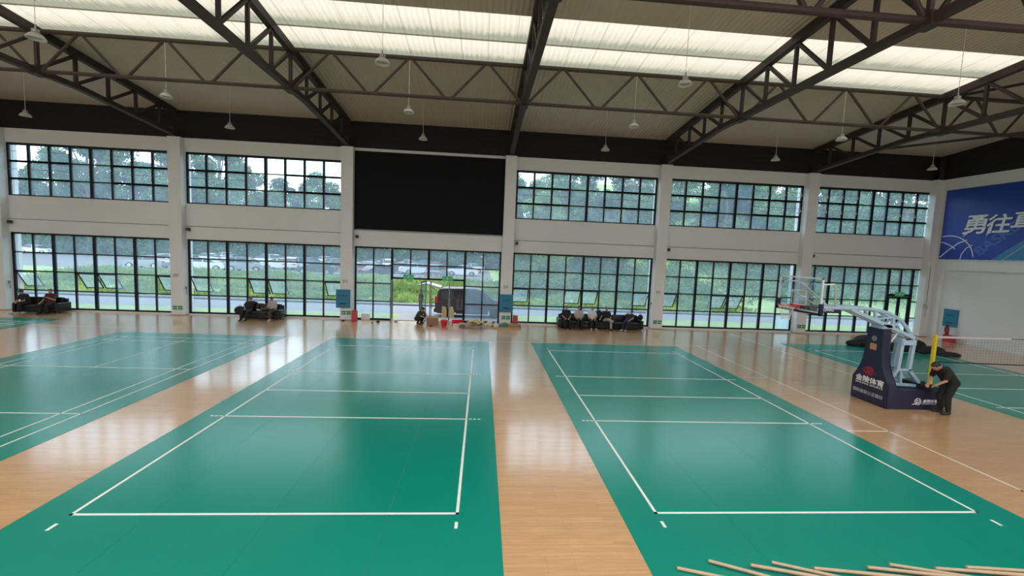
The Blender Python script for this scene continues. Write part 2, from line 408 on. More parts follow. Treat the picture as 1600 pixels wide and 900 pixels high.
# ------------------------------------------------------------------ windows
def window_low(n, i, sashes, blank=None):
    a, b = opening(i); z0, z1 = .07, 4.31; y = YW+.02
    w = struct(empty('window_%d' % n, ((a+b)/2, y, z0)))
    L = b-a; H = z1-z0; x0 = -L/2
    mb = MB()
    for (p, q) in (((0, 0), (L, .09)), ((0, H-.09), (L, H)), ((0, 0), (.09, H)), ((L-.09, 0), (L, H))):
        mb.box(x0+p[0], x0+q[0], 0, .12, p[1], q[1])
    mb.build('frame', M['frame'], w)
    cols = [L*k/8 for k in range(9)]; rows = [0, H*.25, H*.5, H*.745, H]
    for k in range(1, 8):
        t = .062 if k % 2 == 0 else .032
        MB().box(x0+cols[k]-t, x0+cols[k]+t, -.02 if k % 2 == 0 else .01, .12, .09, H-.09).build('mullion', M['frame'], w)
    for k in range(1, 4):
        MB().box(x0+.09, x0+L-.09, .02, .11, rows[k]-.03, rows[k]+.03).build('transom', M['frame'], w)
    mb = MB()
    for c in range(8):
        for r in range(4):
            if r == 1 and c in sashes: continue
            if (c, r) == blank: continue
            mb.box(x0+cols[c]+.02, x0+cols[c+1]-.02, .055, .062, rows[r]+.01, rows[r+1]-.01)
    mb.build('glass_panes', M['glass'], w)
    if blank:
        c, r = blank
        MB().box(x0+cols[c]+.03, x0+cols[c+1]-.09, .04, .06, .06, rows[1]-.03).build('white_film', M['film'], w)
    for c in sashes:
        s = empty('sash', (x0+(cols[c]+cols[c+1])/2, .09, rows[2]-.05)); s.parent = w
        s.rotation_euler = (R_(31), 0, 0)
        hw = (cols[c+1]-cols[c])/2-.05; hh = rows[2]-rows[1]-.06
        MB().box(-hw, hw, -.02, .02, -.045, 0).box(-hw, hw, -.02, .02, -hh, -hh+.045).box(-hw, -hw+.045, -.02, .02, -hh, 0).box(hw-.045, hw, -.02, .02, -hh, 0).build('sash_frame', M['frame'], s)
        MB().box(-hw+.045, hw-.045, -.004, .004, -hh+.045, -.045).build('sash_glass', M['glass'], s)
    return w

def window_up(n, i, arms_right):
    a, b = opening(i); z0, z1 = 6.31, 9.15; y = YW+.02
    w = struct(empty('window_%d' % n, ((a+b)/2, y, z0)))
    L = b-a; H = z1-z0; x0 = -L/2
    mb = MB()
    for (p, q) in (((0, 0), (L, .06)), ((0, H-.12), (L, H)), ((0, 0), (.1, H)), ((L-.1, 0), (L, H))):
        mb.box(x0+p[0], x0+q[0], 0, .12, p[1], q[1])
    mb.build('frame', M['frame'], w)
    cols = [L*k/8 for k in range(9)]; rows = [0, H*.325, H*.655, H]
    for k in range(1, 8):
        t = .075 if k == 4 else (.03 if k in (0,) else .036)
        o = MB().box(x0+cols[k]-t, x0+cols[k]+t, -.01, .12, .06, H-.12)
        if k not in (4,): o.box(x0+cols[k]-.055, x0+cols[k]+.055, .0, .11, rows[1], H-.12)
        o.build('mullion', M['frame'], w)
    for k in (1, 2):
        o = MB().box(x0+.1, x0+L-.1, .02, .11, rows[k]-.028, rows[k]+.028)
        o.box(x0+.1, x0+cols[3], .02, .12, rows[k]-.055, rows[k]+.05); o.box(x0+cols[5], x0+L-.1, .02, .12, rows[k]-.055, rows[k]+.05)
        o.build('transom', M['frame'], w)
    mb = MB()
    for c in range(8):
        for r in range(3):
            mb.box(x0+cols[c]+.02, x0+cols[c+1]-.02, .055, .062, rows[r]+.01, rows[r+1]-.01)
    mb.build('glass_panes', M['glass'], w)
    for r in (1, 2):
        zz = (rows[r]+rows[r+1])/2+.02
        for (p, q) in ((-.12, cols[3]), (cols[5]-.1, L+.02)):
            MB().tube([(x0+p, -.06, zz), (x0+q, -.06, zz)], .011, 6).build('opener_rod', M['silver'], w)
        if arms_right:
            for c in arms_right:
                xm = x0+cols[c+1]-.12
                MB().tube([(xm-.42, -.0, rows[r]+.12), (xm, -.1, rows[r]+.33), (xm-.1, -.06, zz)], .02, 6).build('opener_arm', M['white'], w)
    return w

window_up(1, 0, []); window_up(2, 1, [5, 7]); window_up(3, 3, []); window_up(4, 4, [5, 6, 7]); window_up(5, 5, [0, 1, 2, 5, 6, 7])
window_low(6, 0, (0, 3, 4, 7)); window_low(7, 1, (0, 3, 4, 7)); window_low(9, 3, (0, 3, 4, 7)); window_low(10, 4, (0, 3, 4), blank=(7, 0))

# entrance bay: fixed glazing, transom and four open glass door leaves
a, b = opening(2); L = b-a; z1 = 4.31; H = z1
w = struct(empty('window_8', ((a+b)/2, YW+.02, 0))); x0 = -L/2
DX0, DX1 = x0+L*.25, x0+L*.75; DZ = 2.52
mb = MB(); mb.box(x0, x0+L, 0, .12, H-.09, H); mb.box(x0, x0+.09, 0, .12, 0, H); mb.box(x0+L-.09, x0+L, 0, .12, 0, H)
mb.box(x0, DX0, 0, .12, 0, .1); mb.box(DX1, x0+L, 0, .12, 0, .1); mb.build('frame', M['frame'], w)
zz = [.1, 1.12, 2.18, 3.24, H]
for k in range(1, 8):
    xx = x0+L*k/8; t = .062 if k % 2 == 0 else .03
    zb = DZ if k in (3, 4, 5) else .1
    if k in (2, 6): zb = 0
    MB().box(xx-t, xx+t, -.02 if k % 2 == 0 else .01, .12, zb, H-.09).build('mullion', M['frame'], w)
MB().box(DX0, DX1, -.02, .13, DZ-.04, DZ+.06).build('door_head', M['frame'], w)
for z in zz[1:4]:
    for (p, q) in ((x0+.09, DX0), (DX1, x0+L-.09)):
        MB().box(p, q, .02, .11, z-.03, z+.03).build('transom', M['frame'], w)
MB().box(DX0, DX1, .02, .11, 3.3, 3.36).build('transom', M['frame'], w)
mb = MB()
for c in range(8):
    p, q = x0+L*c/8+.02, x0+L*(c+1)/8-.02
    if 2 <= c <= 5: rr = [(DZ+.06, 3.3), (3.36, H-.05)]
    else: rr = [(zz[k]+.01, zz[k+1]-.01) for k in range(4)]
    for z0_, z1_ in rr: mb.box(p, q, .055, .062, z0_, z1_)
mb.build('glass_panes', M['glass'], w)
cx = (a+b)/2
def door_leaf(n, hx, wd, ang):
    d = struct(empty('door_%d' % n, (hx, YW+.06, 0), ang))
    s = 1 if wd > 0 else -1; wd = abs(wd)
    X = lambda p, q: (p, q) if s > 0 else (-q, -p)
    mb = MB()
    for (p, q, z0_, z1_) in ((0, .06, .02, 2.46), (wd-.06, wd, .02, 2.46), (0, wd, .02, .12), (0, wd, 2.38, 2.46)):
        u, v = X(p, q); mb.box(u, v, -.02, .02, z0_, z1_)
    mb.build('door_frame', M['silver'], d)
    u, v = X(.06, wd-.06); MB().box(u, v, -.004, .004, .12, 2.38).build('door_glass', M['clear'], d)
    hxp = s*(wd-.12)
    MB().tube([(hxp, -.06, .9), (hxp, -.06, 1.5)], .015, 8).tube([(hxp, -.06, .95), (hxp, .06, .95)], .01, 6).tube([(hxp, -.06, 1.45), (hxp, .06, 1.45)], .01, 6).tube([(hxp, .06, .9), (hxp, .06, 1.5)], .015, 8).build('door_handle', M['silver'], d)
    return d
door_leaf(1, cx+DX0+.07, 1.0, R_(-84)); door_leaf(2, cx-.12, -1.0, R_(80)); door_leaf(3, cx+.1, 1.0, R_(-78)); door_leaf(4, cx+DX1-.9, -1.0, R_(96))

# right bay with its side door
a, b = opening(5); L = b-a; w = struct(empty('window_11', ((a+b)/2, YW+.02, .07))); x0 = -L/2; H = 4.24
mb = MB()
for (p, q) in (((0, 0), (L, .08)), ((0, H-.09), (L, H)), ((0, 0), (.09, H)), ((L-.12, 0), (L, H))): mb.box(x0+p[0], x0+q[0], 0, .12, p[1], q[1])
mb.build('frame', M['frame'], w)
vx = [.09, .56, 1.58, 2.56, 3.58, 4.56, 5.6, 6.42, 7.22, L-.1]; thick = {2, 4, 6, 8}
rz = [.08, 1.06, 2.12, 3.16, H-.05]
for k in range(1, 9):
    t = .065 if k in thick else .03
    zb = 2.62 if k == 7 else .08
    MB().box(x0+vx[k]-t, x0+vx[k]+t, -.01, .12, zb, H-.09).build('mullion', M['frame'], w)
for z in rz[1:4]:
    o = MB().box(x0+.09, x0+vx[6], .02, .11, z-.03, z+.03)
    o.box(x0+vx[8], x0+L-.1, .02, .11, z-.03, z+.03)
    if z > 2.9: o.box(x0+vx[6], x0+vx[8], .02, .11, z-.03, z+.03)
    o.build('transom', M['frame'], w)
MB().box(x0+vx[6], x0+vx[8], -.01, .12, 2.42, 2.6).build('door_head', M['frame'], w)
mb = MB()
for k in range(9):
    for z0_, z1_ in zip(rz, rz[1:]):
        if k in (6, 7) and z0_ < 2.5: continue
        mb.box(x0+vx[k]+.01, x0+vx[k+1]-.01, .055, .062, z0_+.01, z1_-.01)
mb.box(x0+vx[6]+.07, x0+vx[8]-.07, .055, .062, 2.6, 3.13)
mb.build('glass_panes', M['glass'], w)
for n, (p, q) in enumerate(((vx[6]+.08, vx[7]), (vx[7]+.02, vx[8]-.08))):
    d = struct(empty('door_%d' % (5+n), ((a+b)/2+x0+p, YW+.06, .07)))
    ww = q-p; MB().box(0, .09, -.03, .03, 0, 2.4).box(ww-.09, ww, -.03, .03, 0, 2.4).box(0, ww, -.03, .03, 0, .12).box(0, ww, -.03, .03, 2.3, 2.4).build('door_frame', M['frame'], d)
    MB().box(.09, ww-.09, -.004, .004, .12, 2.3).build('door_glass', M['glass'], d)
    MB().tube([(.12 if n else ww-.12, -.07, .9), (.12 if n else ww-.12, -.07, 1.4)], .015, 8).build('door_handle', M['silver'], d)

# black screen between the pillars
sc_ = MB().box(COLX[2]+.335, COLX[3]-.335, YW-.09, YW-.04, 5.28, 9.72).build('display_screen', M['screen'])
tag(sc_, 'large plain black screen filling the bay above the entrance doors', 'screen')
MB().box(COLX[2]+.335, COLX[3]-.335, YW-.11, YW-.09, 5.24, 5.29).build('bottom_rail', M['silver'], sc_)

# ------------------------------------------------------------------ roof trusses
PY = [11.3-1.54*k for k in range(-5, 12)]          # panel points, from the window wall inwards
def zt(y): return 12.9-.09*y
def zb(y): return 10.42 if y < 13 else 10.42-(y-13)*.075
def make_truss(x):
    t = empty('roof_truss', (x, YC, 9.9))
    o = Vector((x, YC, 9.9))
    def Lc(p): return tuple(Vector((0, p[0], p[1]))-Vector((0, YC, 9.9)))
    y1, y0 = 18.55, -5.6
    ys = [18.55, 13, 8, 0, y0]
    mb = MB()
    for p, q in zip(ys, ys[1:]): mb.bar(Lc((p, zb(p))), Lc((q, zb(q))), .24, .2)
    mb.build('bottom_chord', M['steel'], t)
    MB().bar(Lc((18.6, zt(18.6))), Lc((y0, zt(y0))), .22, .3).build('top_chord', M['steel'], t)
    for y in PY:
        if y > 18.5 or y < y0: continue
        MB().bar(Lc((y, zb(y))), Lc((y, zt(y))), .11).build('vertical', M['steel'], t)
        if y-1.54 > y0: MB().bar(Lc((y, zt(y)-.1)), Lc((y-1.54, zb(y-1.54)+.1)), .11).build('diagonal', M['steel'], t)
    for yy in (11.3, 3.6):
        MB().box(-.16, .16, yy-YC-.22, yy-YC+.22, zb(yy)-9.9-.16, zb(yy)-9.9+.16).build('joint_plate', M['steel'], t)
    MB().box(-.14, .14, -.2, .2, -.03, .45).build('bearing_shoe', M['steel'], t)
    return t
ords = ['far left edge of the roof', 'first pillar from the left', 'pillar left of the black screen', 'pillar right of the black screen', 'pillar right of the long sofas', 'pillar behind the basketball backboard']
t0 = make_truss(COLX[0])
tag(t0, 'dark brown steel roof truss at the far left edge of the roof', 'roof truss', 'main roof trusses')
for i in range(1, 6):
    t = copy_tree(t0); t.location.x = COLX[i]; t['label'] = 'dark brown steel roof truss bearing on the '+(['', 'pillar between the two leftmost window bays'] + ords[2:])[i]
# gable post in the corner
g = MB().box(-.09, .09, -.09, .09, 0, 1.3).build('corner_post', M['steel'], None, loc=(34.5, 18.45, HC-.02))
tag(g, 'short dark steel post above the corner of the windowed and banner walls', 'post')

# longitudinal Warren trusses
def make_long(y, i, r, label, grp):
    MT = M['steel2'] if r < .08 else M['steel']
    t = empty('bracing_truss', (COLX[i], y, 0))
    Lb = 9.263 if i < 5 else 8.3
    zT, zB = zt(y)+.0, zb(y)
    MB().tube([(0, 0, zB), (Lb, 0, zB)], r, 10).build('bottom_chord', MT, t)
    MB().tube([(0, 0, zT), (Lb, 0, zT)], r*1.15, 10).build('top_chord', MT, t)
    n = 3
    for k in range(n):
        s = Lb/n
        MB().tube([(k*s+.12, 0, zB), ((k+.5)*s-.05, 0, zT)], r*.75, 8).build('diagonal', MT, t)
        MB().tube([((k+.5)*s+.05, 0, zT), ((k+1)*s-.12, 0, zB)], r*.75, 8).build('diagonal', MT, t)
    return tag(t, label, 'bracing truss', grp)
bayname = ['above the leftmost window bay', 'above the second window bay', 'above the black screen bay', 'above the long black sofas',
           'above the fifth window bay', 'above the rightmost window bay']
for i in range(6):
    make_long(11.3, i, .07, 'slim zigzag truss at the skylight edge, the span '+bayname[i], 'zigzag trusses at the skylight edge')
for i in (2, 3, 4, 5):
    make_long(3.6, i, .095, 'thick zigzag truss nearest the camera, the span '+bayname[i], 'zigzag trusses nearest the camera')
# purlin lines on the roof at panel points
for k, y in enumerate([17.46, 14.38, 11.52, 9.96, 8.4, 3.6, .5]):
    x1 = XR if y > 12 or y < 8 else SKYX
    if y in (17.46, 14.38, 8.4, 3.6, .5): continue
    mb = MB().box(XL, x1, y-.04 if k == 2 else y-.02, y+.04 if k == 2 else y+.02, roof(y)-.13 if k == 2 else roof(y)-.04, roof(y)-.005)
    tag(mb.build('purlin', M['steel'] if k != 3 else M['ceil']), {2: 'dark roof purlin along the skylight edge nearest the windows', 3: 'thin dark roof purlin between the two skylight strips', 4: 'thin trim bar along the skylight edge nearest the camera'}[k], 'purlin', 'roof purlins by the skylights')
# diagonal braces in the right end bay
for n, (p, q) in enumerate((((26.4, 14.4, 10.35), (34.4, 3.8, 10.35)), ((26.4, 10.9, 11.8), (34.4, 2.5, 12.4)), ((26.4, 4.6, 10.35), (34.5, 11.2, 10.35)))):
    o = MB().tube([p, q], .06, 8).build('brace_rod', M['steel'])
    tag(o, ['dark steel brace crossing the right end bay at lower truss level, starting nearest the windows', 'dark steel brace high under the roof of the right end bay', 'dark steel brace crossing the right end bay from the near truss towards the banner wall'][n], 'brace', 'braces in the right end bay')

# ------------------------------------------------------------------ pendant lamps
def make_lamp(zl, ztop):
    t = empty('pendant_lamp', (0, 0, zl))
    MB().tube([(0, 0, .3), (0, 0, ztop-zl)], .008, 6).build('cable', M['white'], t)
    MB().lathe([(.02, .32), (.025, .2), (.085, .19), (.09, .16), (.09, .1), (.07, .09)], 20).build('driver_housing', M['lampgrey'], t, True, sharp=30)
    MB().lathe([(.07, .1), (.08, .09), (.15, .05), (.215, -.04), (.22, -.07), (.21, -.07), (.2, -.04), (.14, .035), (.0, .07)], 28).build('lamp_shade', M['lampwhite'], t, True, sharp=50)
    MB().lathe([(.0, -.02), (.15, -.02), (.15, .015), (0, .02)], 20).build('lens', M['lens'], t, True)
    return t
M['lampgrey'] = mat('lamp_housing', (.35, .34, .32), .4, metal=.3)
M['lampwhite'] = mat('lamp_shade_white', (.52, .52, .5), .3)
M['lens'] = mat('lamp_lens', (.45, .45, .43), .2)
protos = {}
LX = [-15.4, -6.2, 3.07, 12.37, 21.6, 30.6]
rown = {15.5: 'row nearest the windows', 11.3: 'row under the zigzag truss', 6.75: 'row nearest the camera'}
for y in (15.5, 11.3, 6.75):
    for k, x in enumerate(LX):
        if y < 15 and k in (0, 5): continue
        if y < 10 and k == 0: continue
        if y not in protos:
            l = protos[y] = make_lamp(9.83, roof(y) if y != 11.3 else zt(y))
        else: l = copy_tree(protos[y])
        l.location = (x-(.3 if y < 10 and k == 1 else 0), y, 9.83)
        nth = ['first', 'second', 'third', 'fourth', 'fifth', 'sixth'][k if y > 15 else k-1]
        tag(l, 'white dish pendant lamp, %s from the left in the %s' % (nth, rown[y]), 'pendant lamp', 'pendant lamps, '+rown[y])

# ------------------------------------------------------------------ court mats and lines
def line(mb, x0, x1, y0, y1, z=.0075): mb.box(x0, x1, y0, y1, .004, z)
def mat_obj(x0, x1, y0, y1, label):
    t = empty('court_mat', ((x0+x1)/2, (y0+y1)/2, 0)); cx, cy = t.location.x, t.location.y
    mb = MB(); n = 4; wd = (x1-x0)/n
    for k in range(n): mb.box(x0+wd*k+.001-cx, x0+wd*(k+1)-.002-cx, y0-cy, y1-cy, .001, .006)
    mb.build('mat_surface', M['mat'], t)
    tag(t, label, 'court mat', 'green court mats')
    return t, cx, cy
def volley(t, cx, cy, X, Y):
    mb = MB(); lw = .05
    def l(x0, x1, y0, y1): mb.box(x0-cx, x1-cx, y0-cy, y1-cy, .003, .0085)
    l(X, X+lw, Y, Y+12); l(X+6-lw, X+6, Y, Y+12); l(X, X+6, Y, Y+lw); l(X, X+6, Y+12-lw, Y+12)
    for d in (4, 6, 8): l(X, X+6, Y+d-lw/2, Y+d+lw/2)
    for d in (4, 8):
        for k in range(3):
            for s in (0, 1):
                p = X-.32+.11*k if s == 0 else X+6+.04+.11*k
                l(p, p+.075, Y+d-lw/2, Y+d+lw/2)
    for s in (0, 1):
        xx = X if s == 0 else X+6-lw
        l(xx, xx+lw, Y-.36, Y-.2); l(xx, xx+lw, Y+12.2, Y+12.36)
    mb.build('court_lines', M['line'], t)
def badminton(t, cx, cy, C, net):
    mb = MB(); lw = .04
    def l(x0, x1, y0, y1): mb.box(x0-cx, x1-cx, y0-cy, y1-cy, .003, .0085)
    A, B = net-6.7, net+6.7
    for x in (C-3.05, C-2.59, C+2.59-lw, C+3.05-lw): l(x, x+lw, A, B)
    for y in (A, A+.76, net-1.98, net+1.98-lw, B-.76-lw, B-lw): l(C-3.05, C+3.05, y, y+lw)
    l(C-lw/2, C+lw/2, A, net-1.98); l(C-lw/2, C+lw/2, net+1.98, B)
    mb.build('court_lines', M['line'], t)
t, cx, cy = mat_obj(-.63, 6.68, -1.5, 13.48, 'green volleyball court mat left of the central wooden aisle'); volley(t, cx, cy, 0, 0)
t, cx, cy = mat_obj(8.72, 15.98, -1.5, 13.52, 'green volleyball court mat right of the central aisle, wooden poles on its near edge'); volley(t, cx, cy, 9.32, 0.0)
t, cx, cy = mat_obj(-10.05, -2.72, -1.5, 13.55, 'green badminton court mat with double side lines at the left'); badminton(t, cx, cy, -6.36, 5.98)
t, cx, cy = mat_obj(-22.3, -14.9, 1.2, 16.3, 'green court mat at the far left edge near the leftmost sofa'); badminton(t, cx, cy, -18.6, 8.75)
t, cx, cy = mat_obj(22.45, 29.75, 0, 15.0, 'green volleyball court mat under the net behind the basketball stand'); volley(t, cx, cy, 23.15, 1.5)

# painted lines of the wooden floor
mb = MB()
def fl(x0, x1, y0, y1): mb.box(x0, x1, y0, y1, .0005, .003)
fl(17.15, 17.2, .7, 13.87); fl(15.99, 17.2, 8.38, 8.43); fl(15.99, 17.2, 3.53, 3.58); fl(17.15, 22, .7, .75)
fl(21.1, 21.15, 8.9, 17.5); fl(6.7, 8.7, 13.56, 13.61); fl(15.99, 18, 13.83, 13.87); fl(-14.8, -10.1, 14.6, 14.64)
tag(mb.build('floor_line_marking', M['line2']), 'thin cream painted court lines on the bare wooden floor', 'floor marking')

# ------------------------------------------------------------------ text helper
_dg = None
def text_geo(s):
    c = bpy.data.curves.new('txt', 'FONT'); c.body = s; c.resolution_u = 4
    o = bpy.data.objects.new('txt', c); COL.objects.link(o)
    bpy.context.view_layer.update()
    dg = bpy.context.evaluated_depsgraph_get()
    me = bpy.data.meshes.new_from_object(o.evaluated_get(dg))
    vs = [v.co.copy() for v in me.vertices]; fs = [tuple(p.vertices) for p in me.polygons]
    bpy.data.objects.remove(o); bpy.data.curves.remove(c); bpy.data.meshes.remove(me)
    return vs, fs
def text_plate(name, s, m, parent, org, ux, uy, w, h, shear=0, thick=.006, bold=0):
    """lettering filling a w x h box, org = lower-left corner, ux/uy unit vectors"""
    vs, fs = text_geo(s)
    x0 = min(v.x for v in vs); x1 = max(v.x for v in vs); y0 = min(v.y for v in vs); y1 = max(v.y for v in vs)
    ux = Vector(ux); uy = Vector(uy); nrm = ux.cross(uy)
    bm = bmesh.new()
    offs = [(0, 0)] if not bold else [(0, 0), (bold, 0), (0, bold), (bold, bold), (-bold, 0), (0, -bold)]
    for n_, (ox, oy) in enumerate(offs):
        V = []
        for v in vs:
            u = (v.x-x0)/(x1-x0)*w+ox; q = (v.y-y0)/(y1-y0)*h+oy
            V.append(bm.verts.new(Vector(org)+ux*(u+shear*q)+uy*q+nrm*(thick+n_*.0004)))
        for f in fs:
            try: bm.faces.new([V[i] for i in f])
            except ValueError: pass
    me = bpy.data.meshes.new(name); bm.to_mesh(me); bm.free(); me.materials.append(m)
    o = bpy.data.objects.new(name, me); COL.objects.link(o)
    if parent: o.parent = parent
    return o

# ------------------------------------------------------------------ banner on the right wall
def banner_mat():
    m = mat('blue_banner_print', (.012, .05, .33), .4, noise=(.25, .25)); return m
bn = MB().box(-.05, 0, -18, 0, 0, 4.22).build('banner', banner_mat(), None, loc=(XR, 18.2, 4.99))
tag(bn, 'large blue basketball banner with white lettering on the right wall', 'banner')
M['bfr'] = mat('banner_trim', (.5, .6, .75), .4)
MB().box(-.07, 0, -18, 0, -.04, .0).build('edge_trim', M['bfr'], bn)
def B(y, z): return Vector((-.052, y-18.2, z-4.99))
mw = mat('banner_white', (.72, .74, .78), .4); ms = mat('banner_shadow_blue', (.006, .02, .12), .5)
for k, (ch, y, w, z, h) in enumerate((('勇', 17.05, 1.1, 6.5, 1.05), ('往', 15.9, 1.1, 6.5, 1.02), ('直', 14.72, 1.1, 6.78, .85), ('前', 13.55, .98, 6.6, .98))):
    text_plate('banner_lettering', ch, mw, bn, B(y, z), (0, -1, 0), (0, 0, 1), w, h, .16, .008, bold=.022)
    text_plate('lettering_outline', ch, ms, bn, B(y-.05, z-.05), (0, -1, 0), (0, 0, 1), w, h, .16, .003, bold=.025)
mb = MB()
for n_, (p, q) in enumerate((((17.02, 6.32), (16.6, 6.62)), ((15.82, 6.3), (15.6, 6.75)))):
    P = [B(*p), B(q[0], q[1]), B(q[0]+.14, q[1]+.1)]
    vs = [mb.bm.verts.new(v+Vector((-.009, 0, 0))) for v in P]; mb.bm.faces.new(vs)
mb.build('lettering_tail', mw, bn)
mt = mat('banner_teal', (.035, .2, .42), .4); mtx = mat('banner_faint_blue', (.05, .12, .42), .4)
mb = MB(); vs = [mb.bm.verts.new(B(y, z)+Vector((-.002, 0, 0))) for y, z in ((15.45, 4.99), (10.2, 9.2), (0.25, 9.2), (.25, 4.99))]; mb.bm.faces.new(vs); mb.build('teal_wedge', mt, bn)
d = Vector((0, -math.cos(R_(41)), math.sin(R_(41)))); u = Vector((0, math.sin(R_(41)), math.cos(R_(41))))
text_plate('faint_lettering', 'BASKETBALL', mtx, bn, B(16.0, 5.22), d, u, 4.6, .52, 0, .005, bold=.02)
MB().tube([B(14.9, 5.0), B(12.4, 7.2)], .012, 4).build('thin_stripe', mw, bn)
mb = MB()
def arc(cy_, cz_, r, a0, a1, n=14, ry=None):
    return [B(cy_-r*math.cos(R_(a0+(a1-a0)*k/n)), cz_+(ry or r)*math.sin(R_(a0+(a1-a0)*k/n))) for k in range(n+1)]
def clip(pts): return [p for p in pts if -.02 > p.y and p.z > .01]
mb.tube(clip(arc(17.75, 5.0, 1.42, 105, -2)), .03, 5)
mb.tube(clip(arc(18.6, 4.2, 1.9, 92, 48)), .028, 5)
mb.tube([B(18.15, 5.1), B(17.7, 5.55), B(17.2, 5.95), B(16.75, 6.15)], .03, 5)
mb.tube([B(17.0, 5.0), B(16.95, 5.3), B(16.75, 5.65), B(16.45, 5.85)], .03, 5)
mb.build('basketball_drawing', mw, bn)

# ------------------------------------------------------------------ wall fittings
def sign_blue(loc, rz, label, txt=True):
    t = empty('hydrant_cabinet_panel', loc, rz, label, 'wall panel', 'blue wall panels')
    MB().box(-.39, .39, -.09, 0, -.53, .53, .01).build('panel_face', M['blue'], t)
    MB().box(-.22, -.1, -.095, -.088, .15, .2).box(-.04, .05, -.095, -.088, .14, .21).box(.1, .2, -.095, -.088, .15, .2).build('upper_print', M['bluedark'], t)
    MB().box(-.2, .18, -.095, -.088, -.33, -.25).build('lower_print', M['bluedark'], t)
    return t
sign_blue((-1.68, YC, 1.26), 0, 'blue wall panel on the pillar left of the entrance doors')
sign_blue((7.73, YC, 1.3), 0, 'blue wall panel on the pillar right of the entrance doors')
sign_blue((XR+.12, 17.2, 1.42), R_(-90), 'blue wall panel on the banner wall above the fire extinguishers')
def exit_sign(x, z, label, lit=False, y=YC, w=.5):
    t = empty('exit_sign', (x, y, z), 0, label, 'exit sign', 'green exit signs on pillars' if not lit else 'green exit lights above doors')
    h = w*.42
    MB().box(-w/2, w/2, -.03, 0, -h/2, h/2).build('sign_face', M['green_lit'] if lit else M['sign_green'], t)
    mb = MB()
    mb.box(-w*.42, -w*.2, -.034, -.029, -.012, .012); mb.box(w*.2, w*.42, -.034, -.029, -.012, .012)
    mb.prism([(-w*.45, 0), (-w*.36, .04), (-w*.36, -.04)], -.034, -.029); mb.prism([(w*.45, 0), (w*.36, .04), (w*.36, -.04)], -.034, -.029)
    mb.prism([(-.05, -.08), (-.01, -.02), (-.05, 0), (-.03, .04), (.03, .05), (.06, .01), (.02, .0), (.05, -.08), (.02, -.08), (.005, -.03), (-.025, -.08)], -.034, -.029)
    mb.box(-.005, .025, -.034, -.029, .055, .085)
    mb.build('running_man_symbol', M['white'], t)
exl = ['between the two leftmost window bays', 'left of the entrance doors', 'right of the entrance doors', 'right of the long sofas', 'behind the basketball backboard']
for k, x in enumerate(COLX[1:6]): exit_sign(x+.02, .44, 'small green exit sign low on the pillar '+exl[k])
exit_sign(1.94, 2.62, 'lit green exit light above the left pair of entrance doors', True, YW, .62)
exit_sign(4.22, 2.62, 'lit green exit light above the right pair of entrance doors', True, YW, .62)
exit_sign(33.0, 2.66, 'lit green exit light above the side door of the rightmost bay', True, YW, .62)
M['camb'] = mat('speaker_grey', (.03, .03, .03), .5)
for k, x in enumerate([COLX[i]+.52 for i in range(6)]):
    t = empty('security_camera', (x, YW-.035, 4.87 if k != 2 else 4.87), 0, 'small dark camera on the wall beam, left end of the '+['leftmost window bay', 'second window bay', 'entrance bay', 'long sofa bay', 'fifth window bay', 'rightmost window bay'][k], 'security camera', 'cameras along the wall beam')
    MB().box(-.03, .03, -.1, 0, .02, .08).build('bracket', M['white'], t)
    MB().box(-.07, .07, -.22, -.06, -.1, .08, .01).build('camera_body', M['camb'], t)
for k, i in enumerate((1, 2, 3, 4)):
    t = empty('switch_box', (COLX[i]-.05, YC, 2.27), 0, 'pale grey switch box on the pillar '+exl[k], 'switch box', 'switch boxes on pillars')
    MB().box(-.13, -.01, -.025, 0, -.11, .11, .006).build('left_plate', M['plate'] if 'plate' in M else M.setdefault('plate', mat('grey_plate', (.48, .47, .46), .5)), t)
    MB().box(.02, .14, -.025, 0, -.1, .1, .006).build('right_plate', M['plate'], t)
# opener cranks hanging on pillar sides
for k, i in enumerate((0, 1, 4)):
    s = 1 if i < 3 else -1
    x = COLX[i]+s*.33
    o = MB().tube([(0, 0, 0), (s*.05, -.03, -.02), (s*.05, -.03, -.35)], .02, 6).box(-.03, .05, -.05, .02, -.05, .08).build('window_crank', M['silver'], None, loc=(x+s*.02, 18.62, 1.55))
    tag(o, 'small metal window crank on the side of the pillar '+['at the photo\'s left edge', exl[0], exl[3]][k], 'window crank', 'window cranks')
t = empty('conduit_box', (34.42, YC, 2.1), 0, 'white junction boxes with a thin conduit on the right corner pillar', 'junction box')
MB().tube([(.05, -.02, -.8), (.05, -.02, 2.4)], .014, 6).build('conduit', M['silver'], t)
MB().box(-.12, 0, -.06, 0, -.25, .05).build('box', M['plate'], t); MB().box(.02, .14, -.06, 0, -.35, -.05).build('box', M['plate'], t)
# red extinguisher cabinets and extinguishers
def cabinet(loc, label):
    t = empty('extinguisher_cabinet', loc, 0, label, 'extinguisher cabinet', 'red extinguisher cabinets')
    MB().box(-.14, .14, -.13, .13, 0, .62, .01).build('cabinet_body', M['red'], t)
    MB().box(-.11, .11, -.14, -.13, .06, .56).build('door_panel', mat('red_door', (.5, .05, .08), .3), t)
    MB().box(.08, .1, -.155, -.14, .25, .36).build('handle', M['silver'], t)
cabinet((-.98, 18.2, 0), 'red extinguisher cabinet on the floor beside the left entrance pillar')
cabinet((8.3, 18.2, 0), 'red extinguisher cabinet on the floor beside the right entrance pillar')
t = empty('extinguisher_box', (34.5, 16.85, 0), R_(-90), 'red extinguisher box against the banner wall behind the net', 'extinguisher box'); t.scale = (.62, .8, .75)
MB().box(-.42, .42, -.18, .18, .0, .52, .015).build('box_body', M['red'], t); MB().box(-.44, .44, -.2, .2, .52, .56).build('lid', M['red'], t)
t = empty('fire_extinguisher', (34.5, 17.02, .425), 0, 'dark red fire extinguisher standing on the red box at the banner wall', 'fire extinguisher')
